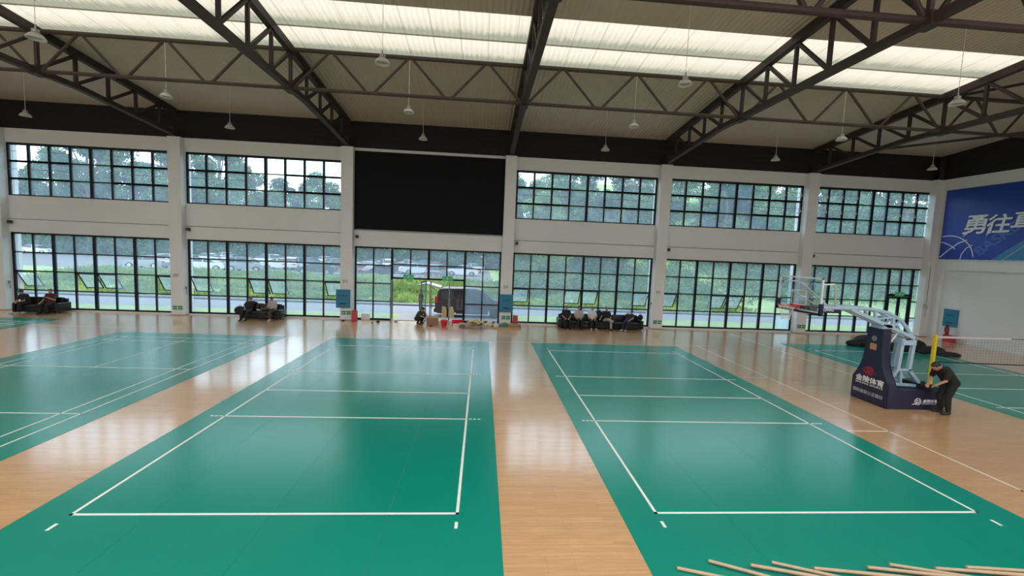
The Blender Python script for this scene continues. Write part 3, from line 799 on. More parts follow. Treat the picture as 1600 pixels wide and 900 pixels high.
MB().lathe([(.0, 0), (.09, .0), (.1, .03), (.1, .42), (.07, .5), (.03, .54), (0, .55)], 18).build('cylinder_body', mat('dark_red', (.2, .02, .03), .35), t, True)
MB().box(-.1, .1, -.02, .02, .55, .6).tube([(-.02, 0, .56), (-.16, 0, .45), (-.17, 0, .2)], .016, 8).build('valve_and_hose', M['black'], t)

# ------------------------------------------------------------------ basketball stand
NAVY = mat('navy_padding', (.009, .011, .038), .5, bump=(30, .1)); PALE = mat('pale_blue_steel', (.36, .5, .62), .4); LOGO = mat('logo_white', (.72, .72, .74), .5)
LOGR = mat('logo_red', (.4, .02, .05), .5); BRED = mat('rim_red', (.62, .04, .02), .4)
bs = empty('basketball_stand', (18.75, 5.85, 0), 0, 'navy padded portable basketball stand with pale blue arm and glass backboard', 'basketball stand')
def S(x, y, z): return Vector((x-18.75, y-5.85, z))
# base: low padded chassis
mb = MB(); mb.prism([(5.22-5.85, .0), (6.5-5.85, .0), (6.5-5.85, .6), (5.22-5.85, .6)], .05, 1.75, 'yz')
mb.build('base_padding', NAVY, bs)
MB().box(1.75, 2.3, -.5, .5, .05, .42).build('counterweight', M['black'], bs)
MB().box(1.3, 1.7, -.45, .3, .6, .74).ball((1.5, -.3, .72), .1).build('hydraulic_unit', M['black'], bs)
# front pad: flared outline, 0.28 thick, slightly leaning
out_ = [(-.64, 0), (.65, 0), (.65, .72), (.55, .86), (.42, 1.05), (.32, 1.35), (.285, 1.8), (.265, 2.42), (-.265, 2.42), (-.285, 1.8), (-.32, 1.35), (-.42, 1.05), (-.55, .86), (-.64, .72)]
mb = MB(); mb.prism(out_, 0, .3, 'yz')
bmesh.ops.bevel(mb.bm, geom=[e for e in mb.bm.edges], offset=.02, segments=2, affect='EDGES')
mb.build('front_padding', NAVY, bs, True, sharp=40)
MB().box(.02, .28, -.2, .2, 2.42, 2.47).build('pad_cap', PALE, bs)
# logos on the front pad (facing -X): left in view is +Y
def fp(y, z): return Vector((-.003, y-5.85, z))
uxl = Vector((0, -1, 0)); uzl = Vector((0, 0, 1))
text_plate('logo_lettering', '金陵体育', LOGO, bs, fp(6.34, .62), uxl, uzl, .98, .2, 0, .004, bold=.008)
text_plate('logo_lettering', 'JINLING SPORTS', LOGO, bs, fp(6.34, .53), uxl, uzl, .96, .06, 0, .004, bold=.003)
text_plate('small_lettering', '国际篮联认证器材', mat('logo_grey', (.4, .4, .44), .5), bs, fp(6.4, .24), uxl, uzl, 1.05, .12, 0, .004, bold=.003)
mb = MB(); c = fp(5.9, 1.0)
mb.tube([c+Vector((-.004, .15*math.cos(a), .15*math.sin(a))) for a in [k*math.pi/10 for k in range(20)]], .009, 5, closed=True)
mb.tube([c+Vector((-.004, .24*math.cos(a), .07*math.sin(a)+.02*math.cos(a))) for a in [k*math.pi/12 for k in range(24)]], .008, 5, closed=True)
mb.tube([c+Vector((-.004, y, z)) for y, z in ((-.08, -.1), (-.08, .08), (0, .12), (.08, .08), (.08, -.1))], .012, 5)
mb.tube([c+Vector((-.004, y, z)) for y, z in ((0, .12), (0, -.11))], .012, 5); mb.tube([c+Vector((-.004, y, z)) for y, z in ((-.08, 0), (.08, 0))], .012, 5)
mb.build('red_emblem', LOGR, bs)
MB().lathe([(0, -.008), (.085, -.008), (.09, 0)], 20, c=(-.0, -.0, 2.08), axis='x').build('round_badge', M['silver'], bs)
MB().box(-.008, 0, -.11, .11, 1.72, 1.92).build('orange_badge', mat('orange_badge', (.5, .24, .1), .4), bs)
# side logo on base (facing -Y)
so = Vector((.95, -.633, .2))
text_plate('side_lettering', '金陵体育', LOGO, bs, so+Vector((.24, 0, .03)), (1, 0, 0), (0, 0, 1), .48, .1, .2, .004, bold=.005)
text_plate('side_lettering', 'JINLING SPORTS', LOGO, bs, so+Vector((.22, 0, -.03)), (1, 0, 0), (0, 0, 1), .48, .035, 0, .004, bold=.002)
mb = MB(); cc = so+Vector((.08, -.006, .06))
mb.tube([cc+Vector((.1*math.cos(a), 0, .1*math.sin(a))) for a in [k*math.pi/10 for k in range(20)]], .01, 5, closed=True)
mb.tube([cc+Vector((-.18, 0, -.09)), cc+Vector((-.05, 0, -.07)), cc+Vector((.04, 0, -.03)), cc+Vector((.05, 0, .06))], .012, 5); mb.tube([cc+Vector((-.04, 0, -.05)), cc+Vector((-.03, 0, .06))], .012, 5)
mb.build('side_emblem', LOGO, bs)
# uprights
Y0, Y1 = 5.6, 6.1
for y in (Y0, Y1):
    MB().bar(S(19.45, y, 2.15), S(19.38, y, 1.12), .1).build('upright', PALE, bs)
    MB().bar(S(19.83, y, 2.12), S(19.76, y, 1.12), .1).build('upright', PALE, bs)
    MB().bar(S(19.38, y, 1.16), S(19.12, y, .7), .085).build('splayed_leg', PALE, bs)
    MB().bar(S(19.76, y, 1.16), S(20.35, y, .52), .1).bar(S(20.35, y, .55), S(20.42, y, .12), .1).build('splayed_leg', PALE, bs)
    MB().bar(S(19.1, y, .7), S(20.28, y, .64), .08).build('leg_brace', PALE, bs)
    MB().bar(S(19.55, y, .68), S(19.5, y, 1.1), .06).build('leg_brace', PALE, bs)
    MB().bar(S(19.38, y, 1.15), S(19.77, y, 1.15), .07).build('tower_crosspiece', PALE, bs)
    MB().bar(S(19.42, y, 2.02), S(19.86, y, 2.02), .14).build('tower_crosspiece', PALE, bs)
MB().bar(S(19.57, Y0, 1.15), S(19.57, Y1, 1.15), .07).bar(S(19.45, Y0, 2.0), S(19.45, Y1, 2.0), .07).bar(S(19.82, Y0, 2.0), S(19.82, Y1, 2.0), .07).build('tower_crossbar', PALE, bs)
# arm
for y in (5.68, 6.02):
    MB().tube([S(16.75, y, 3.02), S(18.3, y, 3.03), S(18.95, y, 2.93), S(19.38, y, 2.72), S(19.62, y, 2.48), S(19.84, y, 2.2)], .055, 8).build('arm_upper_tube', PALE, bs)
    MB().bar(S(17.7, y, 3.0), S(19.9, y, 2.16), .1).build('arm_lower_beam', PALE, bs)
    MB().bar(S(18.5, y, 2.98), S(18.55, y, 2.7), .07).bar(S(18.55, y, 2.72), S(19.2, y, 2.8), .045).bar(S(19.15, y, 2.82), S(19.12, y, 2.48), .07).bar(S(19.15, y, 2.5), S(19.4, y, 2.68), .05).build('arm_web', PALE, bs)
MB().box(-2.0, -.75, -.14, .14, 2.93, 3.1, .02).build('arm_end', PALE, bs)
MB().box(.05, .35, -.22, .22, 2.46, 2.56).bar(S(18.95, 5.85, 2.5), S(18.95, 5.85, 2.62), .2).build('pad_bracket', PALE, bs)
MB().tube([S(18.98, 5.7, 1.75), S(19.38, 5.7, 2.32)], .025, 8).build('gas_strut', M['white'], bs)
# backboard
BX = 16.1
mb = MB()
for (p, q, z0_, z1_) in ((-.9, .9, 3.91, 3.95), (-.9, .9, 2.9, 2.95), (-.9, -.86, 2.9, 3.95), (.86, .9, 2.9, 3.95)): mb.box(BX-18.75-.02, BX-18.75+.02, p, q, z0_, z1_)
mb.build('backboard_frame', M['white'], bs)
MB().box(BX-18.75-.006, BX-18.75+.006, -.86, .86, 2.95, 3.91).build('backboard_glass', M['clear'], bs)
mb = MB()
for (p, q, z0_, z1_) in ((-.3, .3, 3.52, 3.535), (-.3, .3, 3.08, 3.095), (-.3, -.285, 3.08, 3.535), (.285, .3, 3.08, 3.535)): mb.box(BX-18.75-.012, BX-18.75-.006, p, q, z0_, z1_)
mb.build('target_square', M['line'], bs)
mb = MB(); mb.box(BX-18.75-.03, BX-18.75+.05, -.93, .93, 2.85, 2.92); mb.box(BX-18.75-.03, BX-18.75+.05, -.94, -.84, 2.85, 3.2); mb.box(BX-18.75-.03, BX-18.75+.05, .84, .94, 2.85, 3.2)
mb.build('edge_padding', NAVY, bs)
MB().box(-2.45, -1.4, -.2, .2, 2.86, 3.04, .02).build('arm_padding', NAVY, bs)
text_plate('arm_lettering', 'JINLING', LOGO, bs, Vector((-2.2, -.202, 2.9)), (1, 0, 0), (0, 0, 1), .55, .09, 0, .004, bold=.004)
for y in (-.75, .75):
    MB().tube([(BX-18.75+.02, y, 3.75), (-2.2, y, 3.78), (-2.05, y*.85, 3.7), (-1.55, y*.2, 3.05)], .022, 8).build('backboard_stay', M['white'], bs)
    MB().tube([(BX-18.75+.02, y*.5, 3.5), (-1.9, y*.2, 3.05)], .02, 8).build('backboard_stay', M['white'], bs)
# rim and net
rc = Vector((BX-18.75-.15-.2286, 0, 3.05))
mb = MB(); mb.tube([rc+Vector((.2286*math.cos(a), .2286*math.sin(a), 0)) for a in [k*math.pi/16 for k in range(32)]], .012, 8, closed=True)
mb.box(BX-18.75-.17, BX-18.75-.01, -.08, .08, 2.97, 3.07); mb.bar(rc+Vector((.15, .17, -.005)), Vector((BX-18.75-.01, .08, 3.0)), .02); mb.bar(rc+Vector((.15, -.17, -.005)), Vector((BX-18.75-.01, -.08, 3.0)), .02)
rim = mb.build('rim', BRED, bs, True, sharp=40)
mb = MB(); nn = 12
rr_ = [(.2286, 3.04), (.19, 2.93), (.15, 2.82), (.125, 2.7), (.12, 2.6)]
for k in range(nn):
    for s in (1, -1):
        pts = []
        for j, (r, z) in enumerate(rr_):
            a = 2*math.pi*(k+s*j*.5)/nn; pts.append(Vector((rc.x+r*math.cos(a), r*math.sin(a), z)))
        mb.tube(pts, .004, 4)
mb.build('net', M['white'], rim)

# ------------------------------------------------------------------ badminton/volley net on the right mat
t = empty('court_net', (22.75, 7.5, 0), 0, 'thin dark court net with white top tape and yellow post over the right mat', 'net')
YEL = mat('yellow_post_paint', (.72, .55, .02), .4)
MB().box(-.05, .05, -.05, .05, 0, 1.95, .008).lathe([(.07, 1.95), (.05, 1.99), (0, 1.99)], 12).build('post', YEL, t)
MB().box(-.25, .25, -.2, .2, .006, .07, .01).build('post_base', M['black'], t)
MB().box(.07, 3.0, -.012, .012, 1.86, 1.93).build('top_tape', mat('net_tape', (.6, .55, .52), .6), t)
MB().tube([(3.0, 0, 1.9), (5, 0, 1.86), (7.1, 0, 1.9)], .012, 6).build('top_cord', M['black'], t)
MB().box(.055, .1, -.012, .012, .98, 1.9).build('side_tape', M['black'], t)
MB().tube([(.07, 0, .98), (1.5, 0, .96), (3.5, 0, .93), (5, 0, .94), (7.1, 0, .97)], .022, 6).build('bottom_cord', M['black'], t)
mb = MB()
for k in range(56): mb.tube([(.1+k*.125, 0, .96), (.1+k*.125, 0, 1.88)], .0022, 3, caps=False)
for k in range(9): mb.tube([(.1, 0, 1.04+k*.1), (7.05, 0, 1.02+k*.1)], .0022, 3, caps=False)
mb.build('mesh', mat('net_cord', (.1, .08, .08), .7), t)
MB().box(7.05, 7.15, -.05, .05, 0, 1.95, .008).build('post', YEL, t)

# black cloth heap behind the stand
def heap(name, pts, m, label, cat, loc):
    mb = MB(); rnd = random.Random(3)
    for (x, y, rx, ry, h) in pts:
        mb.ball((x, y, h*.35), (rx, ry, h*.65), 3, Matrix.Rotation(rnd.uniform(-.3, .3), 4, 'Z'))
    for v in mb.bm.verts:
        v.co += Vector((math.sin(v.co.y*9+v.co.x*4), math.cos(v.co.x*8), math.sin(v.co.x*7+v.co.y*11)))*.03
        v.co.z = max(v.co.z, .004)
    o = mb.build(name, m, None, True, loc=loc); tag(o, label, cat); return o
CLOTH = mat('black_cloth', (.012, .009, .011), .8, bump=(12, .3))
heap('crumpled_cloth', [(-.5, .5, .75, .45, .6), (.1, .3, .6, .4, .5), (-1.1, .6, .5, .3, .35)], CLOTH, 'crumpled black cloth heap on the floor behind the basketball stand, the left one', 'cloth', (27.9, 14.4, .007))
heap('crumpled_cloth', [(0, 0, .8, .4, .62), (.6, -.5, .8, .3, .36), (1.1, -1.0, .6, .25, .2), (-.5, .2, .5, .3, .35)], CLOTH, 'long crumpled black cloth trailing to a point near the yellow net post', 'cloth', (28.9, 14.0, .007))

# ------------------------------------------------------------------ wooden poles on the near mat
WOOD = mat('pale_wood_pole', (.52, .37, .24), .55, noise=(5, .2))
poles = [(1058, 891, 8), (1107, 881, 13), (1173, 889, 9), (1205, 882, 12), (1271, 892, 5), (1355, 892, 4), (1389, 885, 8), (1461, 892, 4), (1508, 891, 3)]
pos = [(9.11, -1.28), (9.63, -1.16), (10.19, -1.27), (10.56, -1.19), (11.09, -1.33), (11.89, -1.34), (12.31, -1.26), (12.92, -1.36), (13.4, -1.36)]
nm = ['first', 'second', 'third', 'fourth', 'fifth', 'sixth', 'seventh', 'eighth', 'ninth']
for k, ((x, y), an) in enumerate(zip(pos, (18, 25, 16, 21, 9, 10, 15, 7, 6))):
    o = MB().tube([(0, 0, 0), (2.4, 0, 0)], .024, 12).build('wooden_pole', WOOD, None, True, sharp=40)
    o.location = (x, y, .032+.012*(k % 3)); o.rotation_euler = (0, 0, R_(-an))
    tag(o, 'pale round wooden pole on the near edge of the mat, %s from the left' % nm[k], 'pole', 'wooden poles on the mat')

# ------------------------------------------------------------------ sofas
def make_sofa(w, seats):
    t = empty('leather_sofa', (0, 0, 0)); d = .84; h = w/2
    MB().box(-h+.02, h-.02, -d/2+.04, d/2, .08, .3, .02).build('base', M['sofa'], t)
    sw = (w-.4)/seats
    for k in range(seats):
        x = -h+.2+sw*k
        MB().box(x+.005, x+sw-.005, -d/2, d/2-.2, .3, .44, .035).build('seat_cushion', M['sofa'], t, True, sharp=40)
        MB().boxm(sw-.01, .16, .42, Matrix.Translation((x+sw/2, d/2-.2, .62)) @ Matrix.Rotation(R_(-9), 4, 'X'), .04).build('back_cushion', M['sofa'], t, True, sharp=40)
    MB().box(-h+.1, h-.1, d/2-.16, d/2, .08, .76, .03).build('backrest', M['sofa'], t, True, sharp=40)
    for s in (-1, 1):
        MB().box(min(s*h, s*(h-.2)), max(s*h, s*(h-.2)), -d/2, d/2, .07, .57, .03).build('armrest', M['sofa'], t, True, sharp=40)
    for sx in (-1, 1):
        for sy in (-1, 1):
            MB().lathe([(.02, 0), (.03, .09)], 10, (sx*(h-.12), sy*(d/2-.1), 0)).build('foot', M['silver'], t)
    return t
s1 = make_sofa(2.15, 3); s1.location = (-17.58, 18.1, 0); s1.rotation_euler.z = R_(3)
tag(s1, 'black leather sofa at the far left with two people on it', 'sofa', 'black leather sofas along the windows')
s2 = copy_tree(s1); s2.location = (-5.98, 18.1, 0); s2.rotation_euler.z = R_(3); s2['label'] = 'black leather sofa in the second window bay, seating a person in a grey shirt'
s3 = make_sofa(3.1, 4); s3.location = (12.35, 18.1, 0); tag(s3, 'long black leather sofa with four people, left of the two joined sofas', 'sofa', 'black leather sofas along the windows')
s4 = make_sofa(1.95, 2); s4.location = (14.92, 18.12, 0); tag(s4, 'short black leather sofa with one reclining person, right of the two joined sofas', 'sofa', 'black leather sofas along the windows')

# ------------------------------------------------------------------ people
SKIN = mat('skin', (.43, .24, .16), .55); HAIR = mat('black_hair', (.008, .007, .007), .6)
CL = {'black': mat('black_fabric', (.012, .012, .014), .85), 'grey': mat('grey_fabric', (.26, .25, .26), .85), 'white': mat('white_fabric', (.62, .62, .62), .8),
      'pale': mat('pale_grey_fabric', (.42, .38, .38), .85), 'maroon': mat('dark_red_fabric', (.07, .015, .02), .85), 'navy': mat('dark_navy_fabric', (.018, .02, .032), .85),
      'charcoal': mat('charcoal_fabric', (.06, .055, .06), .85), 'camo': mat('dark_green_fabric', (.04, .055, .045), .85), 'shoe_w': mat('white_shoe', (.6, .6, .58), .5), 'shoe_b': mat('black_shoe', (.015, .015, .015), .5)}
SIT = dict(pel=(0, 0, .53), ch=(-.08, 0, .9), nk=(-.06, 0, 1.06), hd=(-.02, 0, 1.19), hip=.1, sh=.18, shz=.99, shx=-.07,
           kL=(.44, .13, .5), kR=(.44, -.13, .5), aL=(.46, .14, .09), aR=(.46, -.14, .09), tL=(.62, .16, .04), tR=(.62, -.16, .04),
           eL=(.08, .25, .72), eR=(.08, -.25, .72), wL=(.3, .12, .62), wR=(.3, -.12, .62))
STAND = dict(pel=(0, 0, .95), ch=(0, 0, 1.3), nk=(.0, 0, 1.47), hd=(.03, 0, 1.6), hip=.1, sh=.19, shz=1.41, shx=0,
             kL=(.02, .1, .5), kR=(.02, -.1, .5), aL=(-.02, .1, .09), aR=(-.02, -.1, .09), tL=(.14, .12, .04), tR=(.14, -.12, .04),
             eL=(.02, .25, 1.12), eR=(.02, -.25, 1.12), wL=(.22, .2, 1.1), wR=(.22, -.2, 1.1))
def remesh(o, v):
    r = o.modifiers.new('surface', 'REMESH'); r.mode = 'VOXEL'; r.voxel_size = v; r.use_smooth_shade = True
    s = o.modifiers.new('soften', 'SMOOTH'); s.factor = .5; s.iterations = 3
def person(loc, ang, pose, label, shirt, trousers, shoes='shoe_b', sleeve=.55, group=None, look=0.0, hairm=None, long_sleeve=False):
    p = dict(pose); V = {k: Vector(v) for k, v in p.items() if isinstance(v, tuple)}
    t = empty('person', loc, R_(ang), label, 'person', group)
    shL = V.get('sL', Vector((p.get('shx', 0), p['sh'], p['shz']))); shR = V.get('sR', Vector((p.get('shx', 0), -p['sh'], p['shz'])))
    ax = (V['kL']-V['kR']); hv = V.get('hv', Vector((0, p['hip'], 0)))
    hL, hR = V['pel']+hv, V['pel']-hv
    hd = V['hd']; nk = V['nk']; fw = Vector((math.cos(look), 0, math.sin(look))); upv = Vector((-math.sin(look), 0, math.cos(look)))
    b = MB()
    # torso, neck, head
    b.capsule(V['pel'], V['ch'], .12, .13).capsule(V['ch'], nk, .12, .055).capsule(nk-(nk-V['ch'])*.1, hd-upv*.04, .052, .05)
    b.capsule(hL, shL*.5+V['ch']*.5, .1, .1).capsule(hR, shR*.5+V['ch']*.5, .1, .1).capsule(hL, hR, .11, .11).capsule(shL, shR, .062, .062)
    b.ball(hd+upv*.02, (.098, .078, .105), 3, Matrix.Rotation(-look, 4, 'Y')).ball(hd+fw*.035-upv*.055, (.055, .052, .06), 2, Matrix.Rotation(-look, 4, 'Y'))
    b.capsule(hd+fw*.085+upv*.02, hd+fw*.108-upv*.012, .011, .016, 8)            # nose
    b.capsule(hd+fw*.078-upv*.05+Vector((0, .018, 0)), hd+fw*.078-upv*.05-Vector((0, .018, 0)), .012, .012, 8)   # mouth
    for s in (1, -1):
        b.capsule(hd+Vector((0, s*.078, 0))+upv*.02, hd+Vector((0, s*.085, 0))-upv*.02-fw*.01, .018, .012, 8)     # ears
        sh, e, w = (shL, V['eL'], V['wL']) if s > 0 else (shR, V['eR'], V['wR'])
        h, k, a, to = (hL, V['kL'], V['aL'], V['tL']) if s > 0 else (hR, V['kR'], V['aR'], V['tR'])
        b.capsule(sh, e, .052, .038).capsule(e, w, .04, .026)
        b.capsule(h, k, .09, .058).capsule(k, a, .058, .036).capsule(a-Vector((0, 0, .03)), to, .036, .03)
        d = (w-e).normalized(); side = d.cross(Vector((0, 0, 1)))
        if side.length < .2: side = Vector((0, 1, 0))
        side.normalize(); nrm = side.cross(d).normalized()
        if nrm.z > 0: nrm = -nrm                                                    # palm faces down
        for j in (-.025, 0, .025): b.capsule(w, w+d*.075+side*j, .022, .016, 8)
        for j, ln in zip((-.033, -.011, .011, .033), (.03, .038, .036, .028)):
            a0 = w+d*.08+side*j; a1 = a0+d*ln+nrm*.01; a2 = a1+d*ln*.55+nrm*ln*.8; b.capsule(a0, a1, .0105, .010, 8).capsule(a1, a2, .010, .0085, 8)
        th = side*(-s if side.y*s > 0 else s); b0 = w+d*.025+th*.02; b1 = b0+d*.035+th*.03+nrm*.01; b.capsule(b0, b1, .013, .012, 8).capsule(b1, b1+d*.03+nrm*.012, .0115, .0095, 8)
    o = b.build('body', SKIN, t); remesh(o, .011)
    # hair
    hb = MB().ball(hd+upv*.045-fw*.02, (.104, .088, .092), 3, Matrix.Rotation(-look, 4, 'Y')).ball(hd-fw*.05+upv*.0, (.06, .078, .075), 2)
    hb.ball(hd+upv*.1+fw*.05, (.045, .06, .025), 2); o = hb.build('hair', hairm or HAIR, t); remesh(o, .016)
    eb = MB()
    for s in (1, -1): eb.ball(hd+fw*.09+upv*.018+Vector((0, s*.032, 0)), .011, 1)
    eb.build('eyes', HAIR, t)
    # shirt
    c = MB().capsule(V['pel']+(V['ch']-V['pel'])*.08, V['ch'], .15, .15).capsule(V['ch'], nk-(nk-V['ch'])*.25, .14, .08).capsule(shL, shR, .078, .078)
    c.capsule(hL, shL*.6+V['ch']*.4, .115, .115).capsule(hR, shR*.6+V['ch']*.4, .115, .115)
    for sh, e, w in ((shL, V['eL'], V['wL']), (shR, V['eR'], V['wR'])):
        if long_sleeve: c.capsule(sh, e, .072, .055).capsule(e, w-(w-e)*.08, .055, .042)
        else: c.capsule(sh, sh+(e-sh)*.72, .074, .064)
    o = c.build('shirt', CL[shirt], t); remesh(o, .018)
    # trousers
    c = MB().capsule(hL, hR, .125, .125).capsule(V['pel'], V['pel']+(V['ch']-V['pel'])*.18, .14, .14)
    for h, k, a in ((hL, V['kL'], V['aL']), (hR, V['kR'], V['aR'])):
        c.capsule(h, k, .108, .078).capsule(k, a+(k-a)*.06, .076, .062)
    o = c.build('trousers', CL[trousers], t); remesh(o, .018)
    for a, to in ((V['aL'], V['tL']), (V['aR'], V['tR'])):
        dd = (to-a); dd.z = 0; dd.normalize()
        c = MB().capsule(a-dd*.03-Vector((0, 0, .035)), to+dd*.03, .05, .038).capsule(a, a-Vector((0, 0, .04)), .048, .048)
        for v in c.bm.verts: v.co.z = max(v.co.z, min(a.z, to.z)-.035)
        c.build('shoe', CL[shoes], t, True)
    return t
F = -90
P = lambda **k: {**SIT, **k}
gsit = 'people seated on the black sofas'
person((-18.28, 17.98, 0), F-8, P(ch=(.05, 0, .88), nk=(.12, 0, 1.02), hd=(.2, 0, 1.12), shx=.08, shz=.95, wL=(.42, .05, .62), wR=(.42, -.05, .62), eL=(.25, .22, .68), eR=(.25, -.22, .68)),
       'person in a dark shirt hunched over at the left end of the leftmost sofa', 'black', 'black', 'shoe_w', group=gsit, look=-.5)
person((-17.08, 18.0, 0), F+8, P(wL=(.18, .0, .86), eL=(.1, .26, .72), wR=(.36, -.2, .6)), 'person in a dark red shirt touching the chin on the leftmost sofa', 'maroon', 'black', group=gsit)
person((-6.68, 18.0, 0), F+4, P(pel=(.12, 0, .5), ch=(-.1, 0, .82), nk=(-.14, 0, .97), hd=(-.12, 0, 1.08), shz=.91, shx=-.13, sL=(-.12, .18, .92), sR=(-.12, -.18, .9), eL=(-.1, .42, .86), wL=(-.08, .68, .86), kL=(.56, .12, .46), aL=(.8, .14, .09), tL=(.92, .16, .06), kR=(.56, -.12, .5), aR=(.72, -.14, .09), tR=(.86, -.16, .05)),
       'person in dark clothes slouching with one arm along the sofa in the second bay', 'black', 'black', group=gsit)
person((-5.4, 17.98, 0), F-10, P(ch=(.02, 0, .9), nk=(.07, 0, 1.05), hd=(.12, 0, 1.17), shx=.03, shz=.97, kR=(.46, -.1, .66), aR=(.5, -.42, .6), tR=(.5, -.56, .58), wL=(.3, .0, .66), wR=(.34, -.1, .68)),
       'person in a light grey shirt leaning forward with crossed legs in the second bay', 'pale', 'charcoal', 'shoe_w', group=gsit, look=-.4, long_sleeve=True)
person((11.3, 18.0, 0), F, P(), 'person in a black shirt at the left end of the long sofa', 'black', 'black', group=gsit, look=-.2)
person((12.05, 18.0, 0), F-6, P(kR=(.5, -.02, .56), aR=(.62, -.2, .2), tR=(.78, -.24, .22)), 'person in a pale grey shirt and black trousers, second from left on the long sofa', 'pale', 'black', group=gsit, look=-.2)
person((12.85, 18.0, 0), F, P(kL=(.44, .16, .5), kR=(.44, -.16, .5)), 'person in a white shirt and black trousers in the middle of the long sofa', 'white', 'black', 'shoe_w', group=gsit, hairm=mat('grey_hair', (.1, .09, .08), .6))
person((13.72, 18.0, 0), F+4, P(kR=(.48, -.02, .64), aR=(.56, .2, .5), tR=(.66, .26, .48), eR=(.0, -.3, .76), wR=(.14, -.42, .64)), 'person in a black shirt and pale trousers, rightmost on the long sofa', 'black', 'pale', group=gsit)
person((15.1, 17.98, 0), F-35, P(pel=(.14, 0, .5), ch=(-.1, .05, .78), nk=(-.18, .07, .92), hd=(-.18, .08, 1.02), shz=.86, shx=-.16, kL=(.6, .1, .48), kR=(.58, -.12, .48), aL=(.9, .08, .09), aR=(.78, -.16, .09), tL=(1.03, .08, .07), tR=(.92, -.18, .05), wR=(-.02, -.1, .98), eR=(.04, -.28, .84)),
       'person in dark clothes reclining on the short sofa with a raised hand', 'navy', 'navy', 'shoe_w', group=gsit)
# crouching worker at the doorway, a person outside the door, the person at the basketball stand
person((2.72, 17.95, .0), -35, dict(STAND, pel=(-.12, 0, .3), ch=(.1, 0, .6), nk=(.2, 0, .76), hd=(.3, 0, .86), shx=.14, shz=.69, hip=.1, kL=(.28, .16, .46), kR=(.28, -.16, .46), aL=(.02, .14, .09), aR=(.02, -.14, .09), tL=(.17, .16, .04), tR=(.17, -.16, .04), eL=(.36, .22, .5), eR=(.36, -.22, .5), wL=(.52, .08, .42), wR=(.52, -.08, .42)),
       'person in dark work clothes crouching beside the cardboard box at the doorway', 'camo', 'black', look=-.6)
person((2.35, 21.2, -.04), 200, STAND, 'person in black clothes standing outside the open entrance doors', 'black', 'black')
person((20.33, 4.93, .0), 178, dict(STAND, pel=(-.1, 0, .9), ch=(.1, 0, 1.2), nk=(.24, 0, 1.31), hd=(.36, 0, 1.32), sL=(.18, .18, 1.22), sR=(.18, -.18, 1.22), sh=.18, shz=1.2, shx=.18, kL=(.03, .1, .49), kR=(.05, -.1, .49), eL=(.26, .2, .97), eR=(.26, -.2, .97), wL=(.4, .1, .84), wR=(.42, -.1, .82)),
       'person in black T-shirt and trousers bending over the back of the basketball stand', 'black', 'black', look=-.85).scale = (1.1, 1.1, 1.09)
# bags
def bag(loc, r, label, m=None):
    t = empty('backpack', loc, 0, label, 'bag', 'black bags on the sofas')
    o = MB().ball((0, 0, r[2]), r, 3).build('bag_body', m or CL['black'], t, True)
    MB().ball((0, -r[1]*.75, r[2]*.7), (r[0]*.65, r[1]*.4, r[2]*.5), 2).build('front_pocket', m or CL['black'], t, True)
    MB().tube([(-.05, 0, r[2]*1.9), (-.04, 0, r[2]*2+.05), (.04, 0, r[2]*2+.05), (.05, 0, r[2]*1.9)], .012, 6).build('grab_loop', M['black'], t)
bag((13.3, 18.2, .5), (.24, .16, .3), 'round black backpack on the long sofa between the white shirt and pale trousers')
bag((15.78, 18.0, .57), (.16, .15, .18), 'black bag on the right armrest of the short sofa')
bag((-7.03, 17.7, .25), (.3, .2, .25), 'big black bag against the left armrest of the sofa in the second bay')

# ------------------------------------------------------------------ clutter at the entrance
CARD = mat('cardboard', (.42, .27, .15), .8); KRAFT = mat('kraft_paper', (.58, .42, .2), .7)
t = empty('cardboard_box', (3.5, 17.85, 0), R_(5), 'brown cardboard box beside the crouching person', 'box')
MB().box(-.34, .34, -.22, .22, .0, .42).build('box_body', mat('brown_carton', (.3, .17, .12), .8), t)
MB().boxm(.68, .16, .008, Matrix.Translation((0, -.14, .424)) @ Matrix.Rotation(R_(8), 4, 'X')).build('flap', CARD, t); MB().boxm(.68, .16, .008, Matrix.Translation((0, .16, .43)) @ Matrix.Rotation(R_(-12), 4, 'X')).build('flap', CARD, t)
t = empty('bucket', (4.22, 17.2, 0), 0, 'red plastic bucket on the floor in front of the entrance', 'bucket')
MB().lathe([(.0, 0), (.13, 0), (.135, .02), (.19, .36), (.205, .36), (.205, .38), (.18, .38), (.13, .03), (0, .03)], 24).build('bucket_body', mat('red_plastic', (.6, .01, .03), .35), t, True, sharp=40)
MB().tube([(.2*math.cos(a), -.05-.2*math.sin(a)*.3, .36-.14*math.sin(a)) for a in [math.pi*k/10 for k in range(11)]], .006, 6).build('handle', M['silver'], t)
t = empty('red_crate', (4.95, 17.75, 0), R_(12), 'low red and white open crate right of the red bucket', 'crate')
MB().box(-.3, .3, -.2, .2, 0, .05).box(-.3, .3, .18, .2, 0, .3).box(-.3, -.28, -.2, .2, 0, .22).box(.28, .3, -.2, .2, 0, .3).build('crate_body', bpy.data.materials['red_plastic'], t)
MB().box(-.3, .3, -.22, -.2, 0, .14).build('white_front', M['white'], t)
